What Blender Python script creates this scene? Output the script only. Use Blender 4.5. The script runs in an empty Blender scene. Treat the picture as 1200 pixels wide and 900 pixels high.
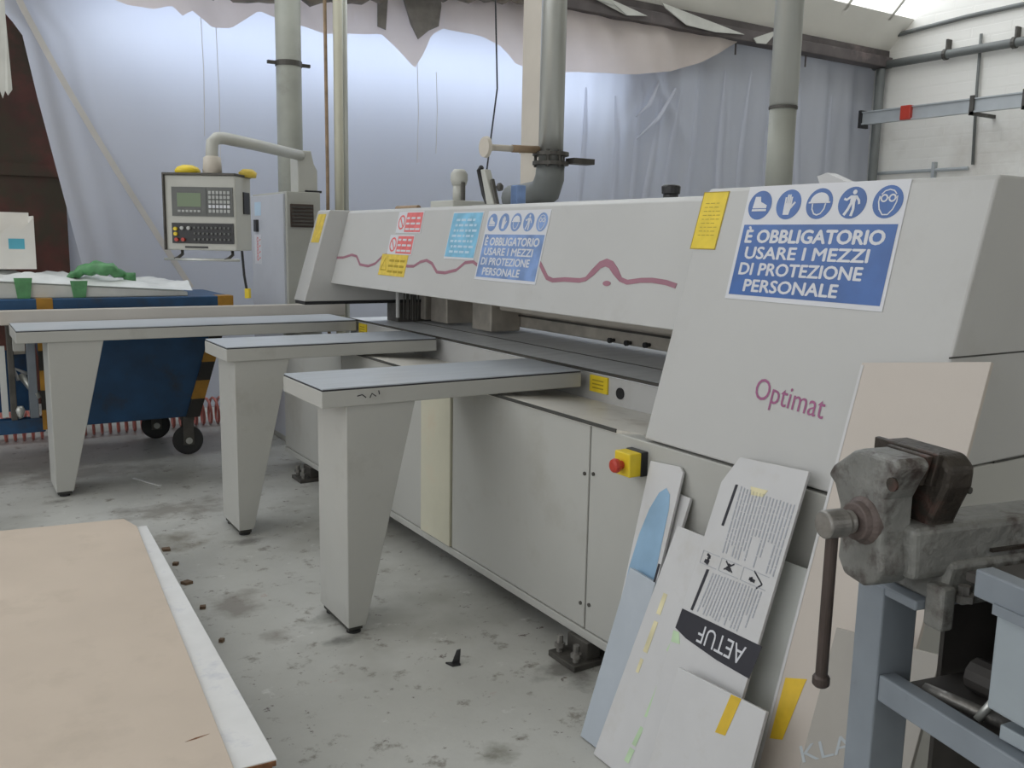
import bpy, bmesh, math, random
from mathutils import Vector, Matrix
random.seed(7)
S = bpy.context.scene
COL = S.collection

# ------------------------------------------------------------------ camera
cam_data = bpy.data.cameras.new('camera')
cam_data.sensor_width = 36.0
cam_data.lens = 36.0 * 1061.99 / 1200.0
cam_data.clip_start = 0.02
cam = bpy.data.objects.new('camera', cam_data)
COL.objects.link(cam)
RX = Vector((0.845356836, -0.533866181, 0.018939917))
DN = Vector((-0.068340023, -0.143241080, -0.987325496))
FW = Vector((0.529812666, 0.833348003, -0.157574253))
m = Matrix.Identity(4)
for i in range(3):
    m[i][0] = RX[i]; m[i][1] = -DN[i]; m[i][2] = -FW[i]
m[2][3] = 1.5
cam.matrix_world = m
S.camera = cam

# ------------------------------------------------------------------ world, exposure
w = bpy.data.worlds.new('world'); S.world = w; w.use_nodes = True
w.node_tree.nodes['Background'].inputs[0].default_value = (0.80, 0.88, 1.0, 1)
w.node_tree.nodes['Background'].inputs[1].default_value = 0.6
S.view_settings.view_transform = 'Standard'
S.view_settings.look = 'None'
S.view_settings.gamma = 1.0
S.view_settings.exposure = -1.11
S.view_settings.use_curve_mapping = False
S.cycles.use_denoising = True
S.cycles.max_bounces = 10
S.cycles.diffuse_bounces = 6
S.cycles.sample_clamp_indirect = 6.0
SIDE = 4.3         # daylight through the tall windows of the left wall and the added rear strip
SKY = 5.6          # daylight through the roof glazing
BACKWIN = 9.2      # daylight through the window behind the curtain

# ------------------------------------------------------------------ materials
def mat(name, col, rough=0.5, metal=0.0, var=0.08, scale=6.0, bump=0.0, bscale=60.0, dirt=None, dscale=3.0, dmin=0.55, dmax=0.75, stretch=(1, 1, 1), trans=0.0, spec=0.5):
    M = bpy.data.materials.new(name); M.use_nodes = True
    nt = M.node_tree; N = nt.nodes; L = nt.links
    b = N['Principled BSDF']
    tc = N.new('ShaderNodeTexCoord'); mp = N.new('ShaderNodeMapping'); mp.inputs['Scale'].default_value = stretch
    L.new(tc.outputs['Object'], mp.inputs['Vector'])
    n1 = N.new('ShaderNodeTexNoise'); n1.inputs['Scale'].default_value = scale; n1.inputs['Detail'].default_value = 5
    L.new(mp.outputs[0], n1.inputs['Vector'])
    r = N.new('ShaderNodeValToRGB')
    c = Vector(col)
    r.color_ramp.elements[0].position = 0.3; r.color_ramp.elements[1].position = 0.7
    r.color_ramp.elements[0].color = (*(c * (1 - var)), 1)
    r.color_ramp.elements[1].color = (*[min(1, x * (1 + var)) for x in c], 1)
    L.new(n1.outputs['Fac'], r.inputs[0])
    out = r.outputs[0]
    if dirt is not None:
        n2 = N.new('ShaderNodeTexNoise'); n2.inputs['Scale'].default_value = dscale; n2.inputs['Detail'].default_value = 8; n2.inputs['Roughness'].default_value = 0.65
        L.new(mp.outputs[0], n2.inputs['Vector'])
        r2 = N.new('ShaderNodeValToRGB'); r2.color_ramp.elements[0].position = dmin; r2.color_ramp.elements[1].position = dmax
        L.new(n2.outputs['Fac'], r2.inputs[0])
        mx = N.new('ShaderNodeMix'); mx.data_type = 'RGBA'
        L.new(r2.outputs[0], mx.inputs[0]); L.new(out, mx.inputs[6]); mx.inputs[7].default_value = (*dirt, 1)
        out = mx.outputs[2]
    L.new(out, b.inputs['Base Color'])
    b.inputs['Roughness'].default_value = rough; b.inputs['Metallic'].default_value = metal
    b.inputs['Specular IOR Level'].default_value = spec
    if bump > 0:
        n3 = N.new('ShaderNodeTexNoise'); n3.inputs['Scale'].default_value = bscale; n3.inputs['Detail'].default_value = 4
        L.new(mp.outputs[0], n3.inputs['Vector'])
        bp = N.new('ShaderNodeBump'); bp.inputs['Strength'].default_value = bump; bp.inputs['Distance'].default_value = 0.01
        L.new(n3.outputs['Fac'], bp.inputs['Height']); L.new(bp.outputs[0], b.inputs['Normal'])
    if trans > 0:
        t = N.new('ShaderNodeBsdfTranslucent'); L.new(out, t.inputs[0])
        ms = N.new('ShaderNodeMixShader'); ms.inputs[0].default_value = trans
        L.new(b.outputs[0], ms.inputs[1]); L.new(t.outputs[0], ms.inputs[2])
        L.new(ms.outputs[0], N['Material Output'].inputs[0])
    return M

def emit(name, col, strength):
    M = bpy.data.materials.new(name); M.use_nodes = True
    nt = M.node_tree; nt.nodes.clear()
    e = nt.nodes.new('ShaderNodeEmission'); o = nt.nodes.new('ShaderNodeOutputMaterial')
    e.inputs[0].default_value = (*col, 1); e.inputs[1].default_value = strength
    nt.links.new(e.outputs[0], o.inputs[0])
    return M

MT = {}
MT['white_paint'] = mat('machine_white_paint', (0.515, 0.515, 0.507), 0.38, var=0.03, scale=2.0, dirt=(0.45, 0.44, 0.42), dscale=2.2, dmin=0.56, dmax=0.80)
MT['panel_paint'] = mat('base_panel_paint', (0.47, 0.47, 0.445), 0.42, var=0.03, scale=2.0, dirt=(0.39, 0.38, 0.34), dscale=2.6, dmin=0.55, dmax=0.80)
MT['cream'] = mat('cream_paint', (0.62, 0.60, 0.48), 0.45, var=0.04, dirt=(0.62, 0.52, 0.40), dscale=3, dmin=0.55, dmax=0.8)
MT['deck'] = mat('cream_deck_paint', (0.74, 0.715, 0.66), 0.4, var=0.05, scale=5, dirt=(0.5, 0.46, 0.4), dscale=5)
MT['leg'] = mat('leg_paint', (0.465, 0.465, 0.44), 0.42, var=0.03, scale=3, dirt=(0.38, 0.37, 0.34), dscale=4, dmin=0.58, dmax=0.82)
MT['fence'] = mat('beige_fence_paint', (0.50, 0.465, 0.42), 0.45, var=0.04)
MT['laminate'] = mat('blue_grey_laminate', (0.52, 0.56, 0.615), 0.30, var=0.06, scale=4, stretch=(1, 6, 1), dirt=(0.60, 0.64, 0.66), dscale=7)
MT['seam'] = mat('black_seam', (0.03, 0.03, 0.035), 0.6)
MT['gap'] = mat('dark_gap', (0.06, 0.06, 0.055), 0.7)
MT['steel_bed'] = mat('worn_steel_bed', (0.84, 0.87, 0.90), 0.35, metal=0.0, var=0.08, scale=5, stretch=(1, 4, 1), dirt=(0.70, 0.72, 0.75), dscale=6)
MT['dark_steel'] = mat('dark_oily_steel', (0.085, 0.08, 0.072), 0.5, metal=0.3, var=0.3, scale=9, bump=0.2)
MT['brown_steel'] = mat('brown_grey_steel', (0.52, 0.48, 0.42), 0.5, metal=0.3, var=0.2, scale=9)
MT['black'] = mat('black_plastic', (0.02, 0.02, 0.022), 0.4)
MT['galv'] = mat('galvanised_steel', (0.58, 0.59, 0.56), 0.34, metal=0.6, var=0.15, scale=7, stretch=(1, 1, .15), dirt=(0.42, 0.41, 0.37), dscale=7)
MT['column'] = mat('grey_green_column_paint', (0.36, 0.37, 0.33), 0.5, var=0.1, scale=5, dirt=(0.25, 0.25, 0.22), dscale=3)
MT['pipe_grey'] = mat('grey_pipe_paint', (0.17, 0.18, 0.175), 0.5, var=0.12, scale=4)
MT['tray'] = mat('galvanised_tray', (0.50, 0.53, 0.55), 0.5, metal=0.35, var=0.08, scale=4)
MT['beige'] = mat('beige_plastic', (0.60, 0.55, 0.48), 0.5, var=0.06, scale=4)
MT['rust'] = mat('rusty_brown_pipe', (0.30, 0.21, 0.13), 0.6, var=0.25, scale=12)
MT['yellow'] = mat('yellow_sticker', (0.80, 0.60, 0.03), 0.45, var=0.08, scale=20)
MT['yellow_dk'] = mat('yellow_sticker_print', (0.42, 0.30, 0.02), 0.5)
MT['yellow_faded'] = mat('faded_yellow_sticker', (0.70, 0.52, 0.08), 0.5, var=0.15, scale=30)
MT['red'] = mat('red_plastic', (0.50, 0.05, 0.03), 0.35)
MT['red_sign'] = mat('faded_red_print', (0.72, 0.17, 0.17), 0.5, var=0.15, scale=25)
MT['sign_white'] = mat('sign_white', (0.66, 0.67, 0.71), 0.35, var=0.03)
MT['sign_blue'] = mat('sign_blue', (0.035, 0.115, 0.36), 0.3, var=0.18, scale=8)
MT['sign_blue_faded'] = mat('faded_sign_blue', (0.21, 0.32, 0.58), 0.35, var=0.2, scale=14)
MT['sign_cyan'] = mat('faded_cyan_sign', (0.22, 0.50, 0.70), 0.4, var=0.2, scale=14)
MT['sign_pale'] = mat('pale_blue_print', (0.50, 0.66, 0.80), 0.4)
MT['mauve'] = mat('mauve_stripe', (0.34, 0.155, 0.205), 0.45, var=0.1, scale=10)
MT['purple'] = mat('purple_lettering', (0.33, 0.10, 0.22), 0.45)
MT['blue_trolley'] = mat('blue_trolley_paint', (0.012, 0.060, 0.145), 0.45, var=0.25, scale=5, dirt=(0.03, 0.03, 0.03), dscale=4)
MT['hazard_y'] = mat('hazard_yellow', (0.38, 0.19, 0.02), 0.55, var=0.25, scale=10)
MT['hazard_k'] = mat('hazard_black', (0.02, 0.018, 0.016), 0.55)
MT['rubber'] = mat('black_rubber', (0.022, 0.022, 0.022), 0.7)
MT['wrap'] = mat('white_plastic_wrap', (0.80, 0.82, 0.81), 0.3, var=0.08, scale=7, bump=0.5, bscale=18, trans=0.15)
MT['wrap_board'] = mat('wrapped_board_edge', (0.60, 0.60, 0.56), 0.45, var=0.1, scale=6)
MT['green'] = mat('green_film', (0.10, 0.30, 0.12), 0.4, var=0.3, scale=10, bump=0.5, bscale=25)
MT['carton'] = mat('white_carton', (0.76, 0.74, 0.70), 0.6, var=0.05)
MT['cyan_label'] = mat('cyan_label', (0.10, 0.42, 0.55), 0.5)
MT['hose'] = mat('red_hose', (0.55, 0.17, 0.14), 0.35, var=0.1)
MT['chipboard'] = mat('beige_board_face', (0.60, 0.505, 0.415), 0.55, var=0.05, scale=3, stretch=(1, 1, 1), dirt=(0.54, 0.455, 0.37), dscale=4, bump=0.05, bscale=8)
MT['white_board'] = mat('white_melamine', (0.80, 0.80, 0.80), 0.4, var=0.05, scale=9, dirt=(0.62, 0.63, 0.68), dscale=9)
MT['core'] = mat('chipboard_core', (0.24, 0.11, 0.05), 0.8, var=0.3, scale=60)
MT['pallet'] = mat('brown_pallet_wood', (0.17, 0.11, 0.07), 0.8, var=0.25, scale=8)
MT['off_white'] = mat('offcut_white', (0.60, 0.60, 0.61), 0.4, var=0.04, scale=5, dirt=(0.54, 0.525, 0.50), dscale=4)
MT['off_blue'] = mat('offcut_blue_grey', (0.43, 0.475, 0.53), 0.42, var=0.05, scale=5, dirt=(0.48, 0.52, 0.57), dscale=5)
MT['off_pink'] = mat('offcut_pink_beige', (0.56, 0.505, 0.455), 0.45, var=0.03, scale=3)
MT['off_pale'] = mat('offcut_pale_green', (0.64, 0.66, 0.64), 0.42, var=0.04, scale=5)
MT['off_grey'] = mat('offcut_warm_grey', (0.36, 0.34, 0.31), 0.45, var=0.05, scale=5)
MT['film_blue'] = mat('blue_protective_film', (0.27, 0.43, 0.60), 0.35, var=0.12, scale=9)
MT['tape_y'] = mat('yellow_tape', (0.72, 0.48, 0.03), 0.45, var=0.15, scale=14)
MT['tape_g'] = mat('green_tape_rest', (0.50, 0.66, 0.44), 0.5, var=0.15, scale=14)
MT['tape_p'] = mat('pale_yellow_tape_rest', (0.72, 0.66, 0.42), 0.5, var=0.15, scale=14)
MT['ink'] = mat('black_ink', (0.02, 0.02, 0.03), 0.5)
MT['ink_grey'] = mat('grey_ink', (0.40, 0.42, 0.47), 0.5)
MT['ink_blue'] = mat('faded_blue_ink', (0.40, 0.44, 0.47), 0.5)
MT['vise_grey'] = mat('worn_grey_vise_paint', (0.21, 0.212, 0.20), 0.5, metal=0.2, var=0.25, scale=14, dirt=(0.07, 0.055, 0.05), dscale=16, dmin=0.50, dmax=0.66, bump=0.35, bscale=70)
MT['vise_dark'] = mat('dark_oily_iron', (0.05, 0.042, 0.035), 0.5, metal=0.4, var=0.4, scale=20, dirt=(0.12, 0.05, 0.04), dscale=14, bump=0.4, bscale=60)
MT['vise_red'] = mat('rusty_red_iron', (0.115, 0.09, 0.083), 0.55, metal=0.2, var=0.35, scale=25, bump=0.4, bscale=60)
MT['spindle'] = mat('worn_bare_steel', (0.26, 0.25, 0.235), 0.42, metal=0.6, var=0.3, scale=25, bump=0.25, bscale=70)
MT['bar'] = mat('dark_brown_bar', (0.075, 0.058, 0.052), 0.45, metal=0.5, var=0.25, scale=15)
MT['bench'] = mat('blue_grey_bench_paint', (0.22, 0.25, 0.285), 0.5, var=0.1, scale=8, dirt=(0.16, 0.16, 0.17), dscale=7, dmin=0.58, dmax=0.75)
MT['drawer'] = mat('pale_blue_drawer_paint', (0.33, 0.375, 0.41), 0.45, var=0.06, scale=6)
MT['bench_dark'] = mat('oily_dark_sheet', (0.055, 0.05, 0.046), 0.6, var=0.3, scale=9)
MT['panel_grey'] = mat('pendant_grey_paint', (0.50, 0.50, 0.46), 0.42, var=0.04)
MT['panel_dark'] = mat('pendant_keyboard_grey', (0.13, 0.135, 0.13), 0.5)
MT['key'] = mat('key_grey', (0.45, 0.46, 0.45), 0.5)
MT['lcd'] = emit('lcd_screen', (0.42, 0.52, 0.36), 0.75)
MT['cab_blue'] = mat('pale_blue_cabinet_paint', (0.54, 0.56, 0.61), 0.4, var=0.03)
MT['cab_beige'] = mat('beige_cabinet_paint', (0.44, 0.44, 0.40), 0.45, var=0.04)
MT['vent'] = mat('brown_vent', (0.07, 0.05, 0.04), 0.6)
MT['brown_door'] = mat('dark_red_brown_paint', (0.085, 0.026, 0.018), 0.55, var=0.4, scale=2.5, dirt=(0.045, 0.032, 0.016), dscale=2, dmin=0.45, dmax=0.6)
MT['rag'] = mat('grey_cloth', (0.32, 0.30, 0.28), 0.8, var=0.15, scale=10, trans=0.25)
MT['tarp'] = mat('brown_green_tarpaulin', (0.22, 0.185, 0.15), 0.7, var=0.4, scale=9, bump=0.5, bscale=14)
MT['plaster'] = mat('white_roof_plaster', (0.87, 0.85, 0.79), 0.8, var=0.04, scale=1.5)
MT['beam_dark'] = mat('dark_gutter_steel', (0.105, 0.09, 0.09), 0.6, var=0.3, scale=3, dirt=(0.26, 0.2, 0.2), dscale=2.5)
MT['inner_white'] = mat('white_backwall', (0.72, 0.74, 0.78), 0.8, var=0.03)
MT['sky_pane'] = emit('daylight_roof_glazing', (0.93, 0.97, 1.0), SKY)
MT['side_pane'] = emit('daylight_side_glazing', (0.95, 0.97, 1.0), SIDE)
MT['back_pane'] = emit('daylight_window_glazing', (0.70, 0.81, 1.0), BACKWIN)
MT['curtain'] = mat('milky_plastic_sheet', (0.80, 0.82, 0.885), 0.25, var=0.02, scale=1.2, bump=0.06, bscale=5, trans=0.55, stretch=(1, 1, 0.3))
MT['curtain2'] = mat('torn_milky_plastic', (0.84, 0.745, 0.69), 0.4, var=0.05, scale=2, bump=0.1, bscale=6, trans=0.40)
MT['crease'] = mat('yellowed_plastic_seam', (0.80, 0.775, 0.74), 0.4, var=0.06, scale=4, trans=0.5)

def wall_mat():
    M = mat('white_painted_blockwork', (0.90, 0.885, 0.84), 0.75, var=0.03, scale=0.8, dirt=(0.74, 0.71, 0.66), dscale=0.9)
    nt = M.node_tree; N = nt.nodes; L = nt.links
    tc = N.new('ShaderNodeTexCoord'); mp = N.new('ShaderNodeMapping'); mp.inputs['Rotation'].default_value = (0, math.pi / 2, math.pi / 2)
    sep = N.new('ShaderNodeSeparateXYZ'); cmb = N.new('ShaderNodeCombineXYZ')
    L.new(tc.outputs['Object'], sep.inputs[0]); L.new(sep.outputs['Y'], cmb.inputs['X']); L.new(sep.outputs['Z'], cmb.inputs['Y'])
    bt = N.new('ShaderNodeTexBrick'); bt.inputs['Scale'].default_value = 1.0
    bt.inputs['Brick Width'].default_value = 0.5; bt.inputs['Row Height'].default_value = 0.125; bt.inputs['Mortar Size'].default_value = 0.012
    bt.inputs['Color1'].default_value = (1, 1, 1, 1); bt.inputs['Color2'].default_value = (.9, .9, .9, 1); bt.inputs['Mortar'].default_value = (0, 0, 0, 1)
    L.new(cmb.outputs[0], bt.inputs['Vector'])
    bp = N.new('ShaderNodeBump'); bp.inputs['Strength'].default_value = 0.6; bp.inputs['Distance'].default_value = 0.012
    L.new(bt.outputs['Color'], bp.inputs['Height']); L.new(bp.outputs[0], N['Principled BSDF'].inputs['Normal'])
    return M
MT['wall'] = wall_mat()

def floor_mat():
    M = bpy.data.materials.new('worn_grey_concrete'); M.use_nodes = True
    nt = M.node_tree; N = nt.nodes; L = nt.links; b = N['Principled BSDF']
    tc = N.new('ShaderNodeTexCoord')
    def noise(s, d=6, r=0.6):
        n = N.new('ShaderNodeTexNoise'); n.inputs['Scale'].default_value = s; n.inputs['Detail'].default_value = d; n.inputs['Roughness'].default_value = r
        L.new(tc.outputs['Object'], n.inputs['Vector']); return n.outputs['Fac']
    def ramp(x, p0, p1, c0=(0, 0, 0, 1), c1=(1, 1, 1, 1)):
        r = N.new('ShaderNodeValToRGB'); r.color_ramp.elements[0].position = p0; r.color_ramp.elements[1].position = p1
        r.color_ramp.elements[0].color = c0; r.color_ramp.elements[1].color = c1
        L.new(x, r.inputs[0]); return r.outputs[0]
    def mix(f, a, bcol):
        k = N.new('ShaderNodeMix'); k.data_type = 'RGBA'; L.new(f, k.inputs[0]); L.new(a, k.inputs[6])
        if isinstance(bcol, tuple): k.inputs[7].default_value = (*bcol, 1)
        else: L.new(bcol, k.inputs[7])
        return k.outputs[2]
    base = ramp(noise(1.1), 0.3, 0.7, (0.41, 0.41, 0.385, 1), (0.54, 0.54, 0.515, 1))
    c = mix(ramp(noise(0.75, 5), 0.50, 0.68), base, (0.29, 0.285, 0.255))
    c = mix(ramp(noise(9, 8, 0.7), 0.575, 0.66), c, (0.25, 0.235, 0.21))
    c = mix(ramp(noise(14, 8, 0.75), 0.615, 0.65), c, (0.14, 0.115, 0.105))
    c = mix(ramp(noise(5.2, 7, 0.7), 0.66, 0.72), c, (0.42, 0.27, 0.24))
    c = mix(ramp(noise(6.7, 7, 0.7), 0.62, 0.70), c, (0.62, 0.62, 0.60))
    # stains and dark foot patches; wide ones partly painted table and trolley shade: (x, y, radius, colour)
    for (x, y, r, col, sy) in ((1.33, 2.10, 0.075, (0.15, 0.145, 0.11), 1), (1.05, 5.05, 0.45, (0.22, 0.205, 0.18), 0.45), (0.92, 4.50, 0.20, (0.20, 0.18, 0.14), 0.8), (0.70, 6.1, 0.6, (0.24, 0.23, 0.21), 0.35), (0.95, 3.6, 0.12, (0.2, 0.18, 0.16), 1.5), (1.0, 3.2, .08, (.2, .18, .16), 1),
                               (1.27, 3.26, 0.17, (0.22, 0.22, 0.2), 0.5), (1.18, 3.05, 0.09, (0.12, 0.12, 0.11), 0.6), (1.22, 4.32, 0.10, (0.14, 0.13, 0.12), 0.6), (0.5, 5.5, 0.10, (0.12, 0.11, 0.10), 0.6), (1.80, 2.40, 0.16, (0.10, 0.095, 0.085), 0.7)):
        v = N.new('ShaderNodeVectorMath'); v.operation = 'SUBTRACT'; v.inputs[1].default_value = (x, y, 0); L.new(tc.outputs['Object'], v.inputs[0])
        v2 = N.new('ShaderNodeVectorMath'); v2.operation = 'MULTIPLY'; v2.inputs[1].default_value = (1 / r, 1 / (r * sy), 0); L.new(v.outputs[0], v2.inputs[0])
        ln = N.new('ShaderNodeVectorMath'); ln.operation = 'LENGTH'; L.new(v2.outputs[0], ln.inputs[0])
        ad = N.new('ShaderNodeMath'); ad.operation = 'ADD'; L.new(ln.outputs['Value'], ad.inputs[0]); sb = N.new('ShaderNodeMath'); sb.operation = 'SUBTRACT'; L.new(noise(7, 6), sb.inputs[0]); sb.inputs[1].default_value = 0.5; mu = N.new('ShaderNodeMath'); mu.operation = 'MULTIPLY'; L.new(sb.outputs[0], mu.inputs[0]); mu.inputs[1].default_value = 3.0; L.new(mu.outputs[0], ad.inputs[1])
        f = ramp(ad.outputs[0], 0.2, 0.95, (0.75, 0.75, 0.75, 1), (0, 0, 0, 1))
        # ramp positions span 0..1; length scaled so the patch ends near 1
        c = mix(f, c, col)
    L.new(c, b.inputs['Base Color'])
    rr = ramp(noise(2.3, 5), 0.35, 0.7, (0.30, 0.30, 0.30, 1), (0.55, 0.55, 0.55, 1))
    L.new(rr, b.inputs['Roughness'])
    bp = N.new('ShaderNodeBump'); bp.inputs['Strength'].default_value = 0.15; bp.inputs['Distance'].default_value = 0.01
    L.new(noise(22, 6), bp.inputs['Height']); L.new(bp.outputs[0], b.inputs['Normal'])
    return M
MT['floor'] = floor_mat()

# ------------------------------------------------------------------ helpers
def thing(name, label, cat, loc=(0, 0, 0), rotz=0.0, group=None):
    o = bpy.data.objects.new(name, None); COL.objects.link(o)
    o.empty_display_size = 0.1
    o.location = loc; o.rotation_euler = (0, 0, rotz)
    o['label'] = label; o['category'] = cat
    if group: o['group'] = group
    return o

def root_of(o):
    while o.parent: o = o.parent
    return o

def obj(name, bm, material, parent=None, label=None, cat=None, group=None, kind=None, bev=0.0, local=False, smooth=False, sub=0, seg=2):
    bmesh.ops.recalc_face_normals(bm, faces=bm.faces[:])
    if parent is not None:
        if not local:
            bmesh.ops.translate(bm, verts=bm.verts[:], vec=-Vector(root_of(parent).location))
        off = None
    else:
        xs = [v.co.x for v in bm.verts]; ys = [v.co.y for v in bm.verts]; zs = [v.co.z for v in bm.verts]
        off = Vector(((min(xs) + max(xs)) / 2, (min(ys) + max(ys)) / 2, min(zs)))
        if kind == 'structure': off = Vector((0, 0, 0))
        bmesh.ops.translate(bm, verts=bm.verts[:], vec=-off)
    me = bpy.data.meshes.new(name)
    bm.to_mesh(me); bm.free()
    o = bpy.data.objects.new(name, me); COL.objects.link(o)
    if parent is not None: o.parent = parent
    else: o.location = off
    for M in (material if isinstance(material, (list, tuple)) else [material]):
        me.materials.append(MT[M] if isinstance(M, str) else M)
    if smooth:
        for p in me.polygons: p.use_smooth = True
    if bev > 0:
        md = o.modifiers.new('bevel', 'BEVEL'); md.width = bev; md.segments = seg; md.limit_method = 'ANGLE'; md.angle_limit = math.radians(35)
    if sub:
        md = o.modifiers.new('sub', 'SUBSURF'); md.levels = sub; md.render_levels = sub
    if label: o['label'] = label
    if cat: o['category'] = cat
    if group: o['group'] = group
    if kind: o['kind'] = kind
    return o

def B(): return bmesh.new()

def box(bm, x0, x1, y0, y1, z0, z1):
    v = [bm.verts.new(p) for p in ((x0, y0, z0), (x1, y0, z0), (x1, y1, z0), (x0, y1, z0), (x0, y0, z1), (x1, y0, z1), (x1, y1, z1), (x0, y1, z1))]
    for f in ((0, 3, 2, 1), (4, 5, 6, 7), (0, 1, 5, 4), (1, 2, 6, 5), (2, 3, 7, 6), (3, 0, 4, 7)): bm.faces.new([v[i] for i in f])
    return bm

def hexa(bm, P):
    v = [bm.verts.new(p) for p in P]
    for f in ((0, 3, 2, 1), (4, 5, 6, 7), (0, 1, 5, 4), (1, 2, 6, 5), (2, 3, 7, 6), (3, 0, 4, 7)): bm.faces.new([v[i] for i in f])
    return bm

def prism(bm, pts, vec):
    a = [bm.verts.new(p) for p in pts]; vec = Vector(vec)
    b = [bm.verts.new(Vector(p) + vec) for p in pts]
    n = len(pts)
    bm.faces.new(a); bm.faces.new(b[::-1])
    for i in range(n): bm.faces.new((a[i], a[(i + 1) % n], b[(i + 1) % n], b[i]))
    return bm

def ring(bm, c, d, r, n, e=None):
    d = Vector(d).normalized()
    ref = Vector((0, 0, 1)) if abs(d.z) < 0.9 else Vector((1, 0, 0))
    u = d.cross(ref).normalized(); v = d.cross(u)
    return [bm.verts.new(Vector(c) + u * (r * math.cos(2 * math.pi * i / n)) + v * (r * math.sin(2 * math.pi * i / n))) for i in range(n)]

def lathe(bm, p0, d, prof, n=20):
    """prof: list of (distance along d, radius)"""
    d = Vector(d).normalized(); p0 = Vector(p0); prev = None
    first = last = None
    for (s, r) in prof:
        cur = ring(bm, p0 + d * s, d, max(r, 1e-4), n)
        if prev:
            for i in range(n): bm.faces.new((prev[i], prev[(i + 1) % n], cur[(i + 1) % n], cur[i]))
        else: first = cur
        prev = cur
    bm.faces.new(first[::-1]); bm.faces.new(prev)
    return bm

def cyl(bm, p0, p1, r, n=16, r1=None):
    p0 = Vector(p0); p1 = Vector(p1)
    return lathe(bm, p0, p1 - p0, [(0, r), ((p1 - p0).length, r if r1 is None else r1)], n)

def tube(bm, pts, r, n=8, close=True):
    pts = [Vector(p) for p in pts]; prev = None; N0 = None
    fr = None
    for i, p in enumerate(pts):
        d = (pts[min(i + 1, len(pts) - 1)] - pts[max(i - 1, 0)]).normalized()
        if fr is None:
            ref = Vector((0, 0, 1)) if abs(d.z) < 0.9 else Vector((1, 0, 0))
            u = d.cross(ref).normalized()
        else:
            u = (fr - d * fr.dot(d)).normalized()
        fr = u; v = d.cross(u)
        rr = r[i] if isinstance(r, (list, tuple)) else r
        cur = [bm.verts.new(p + u * (rr * math.cos(2 * math.pi * k / n)) + v * (rr * math.sin(2 * math.pi * k / n))) for k in range(n)]
        if prev:
            for k in range(n): bm.faces.new((prev[k], prev[(k + 1) % n], cur[(k + 1) % n], cur[k]))
        else: first = cur
        prev = cur
    if close: bm.faces.new(first[::-1]); bm.faces.new(prev)
    return bm

class Frame:
    def __init__(s, o, u, v):
        s.o = Vector(o); s.u = Vector(u).normalized(); s.v = Vector(v).normalized(); s.n = s.u.cross(s.v)
    def p(s, u, v, n=0.0): return s.o + s.u * u + s.v * v + s.n * n

def flat(bm, F, pts, n0=0.0, t=0.001):
    return prism(bm, [F.p(a, b, n0) for a, b in pts], F.n * t)

def rect(u0, u1, v0, v1): return [(u0, v0), (u1, v0), (u1, v1), (u0, v1)]

def disc(cu, cv, r, n=24, rv=None):
    rv = rv or r
    return [(cu + r * math.cos(2 * math.pi * i / n), cv + rv * math.sin(2 * math.pi * i / n)) for i in range(n)]

def stroke(bm, F, pts, wd, n0=0.0, t=0.001):
    """flat ribbon along a polyline; wd is a width or a list"""
    k = len(pts); L = []; R = []
    for i in range(k):
        a = Vector(pts[max(i - 1, 0)]); b = Vector(pts[min(i + 1, k - 1)]); d = (b - a)
        d = d.normalized() if d.length > 0 else Vector((1, 0))
        nn = Vector((-d.y, d.x)); ww = (wd[i] if isinstance(wd, (list, tuple)) else wd) / 2
        L.append(tuple(Vector(pts[i]) + nn * ww)); R.append(tuple(Vector(pts[i]) - nn * ww))
    for i in range(k - 1):
        flat(bm, F, [L[i], R[i], R[i + 1], L[i + 1]], n0, t)
    return bm

def ringstroke(bm, F, cu, cv, r, wd, n0, t, n=20, rv=None):
    rv = rv or r
    pts = [(cu + r * math.cos(2 * math.pi * i / n), cv + rv * math.sin(2 * math.pi * i / n)) for i in range(n + 1)]
    return stroke(bm, F, pts, wd, n0, t)

_tc = {}
def text_polys(s, bold=0.0):
    key = (s, bold)
    if key not in _tc:
        cu = bpy.data.curves.new('t', 'FONT'); cu.body = s; cu.size = 1.0; cu.offset = bold; cu.resolution_u = 3
        o = bpy.data.objects.new('t', cu); COL.objects.link(o)
        dg = bpy.context.evaluated_depsgraph_get(); dg.update()
        me = bpy.data.meshes.new_from_object(o.evaluated_get(dg))
        V = [(v.co.x, v.co.y) for v in me.vertices]; P = [tuple(p.vertices) for p in me.polygons]
        bpy.data.objects.remove(o); bpy.data.curves.remove(cu); bpy.data.meshes.remove(me)
        _tc[key] = (V, P)
    return _tc[key]

def text(bm, F, s, u0, u1, v0, v1, n0=0.002, bold=0.0, shear=0.0, fitcap=None):
    """letters filling the rectangle u0..u1, v0..v1 of the frame"""
    V, P = text_polys(s, 0)
    xs = [v[0] for v in V]; ys = [v[1] for v in V]
    x0, x1 = min(xs), max(xs); y0, y1 = min(ys), max(ys)
    if fitcap: y0, y1 = fitcap
    if bold:
        dlt = bold * (v1 - v0)
        for k_, (du, dv) in enumerate(((-1, 0), (1, 0), (0, .7), (0, -.7))):
            text(bm, F, s, u0 + du * dlt, u1 + du * dlt, v0 + dv * dlt, v1 + dv * dlt, n0 + .00008 * k_, 0, shear, fitcap)
        return bm
    vs = [bm.verts.new(F.p(u0 + (x - x0) / (x1 - x0) * (u1 - u0) + shear * (y - y0) / (y1 - y0) * (v1 - v0), v0 + (y - y0) / (y1 - y0) * (v1 - v0), n0)) for x, y in V]
    for p in P:
        try: bm.faces.new([vs[i] for i in p])
        except ValueError: pass
    return bm

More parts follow.
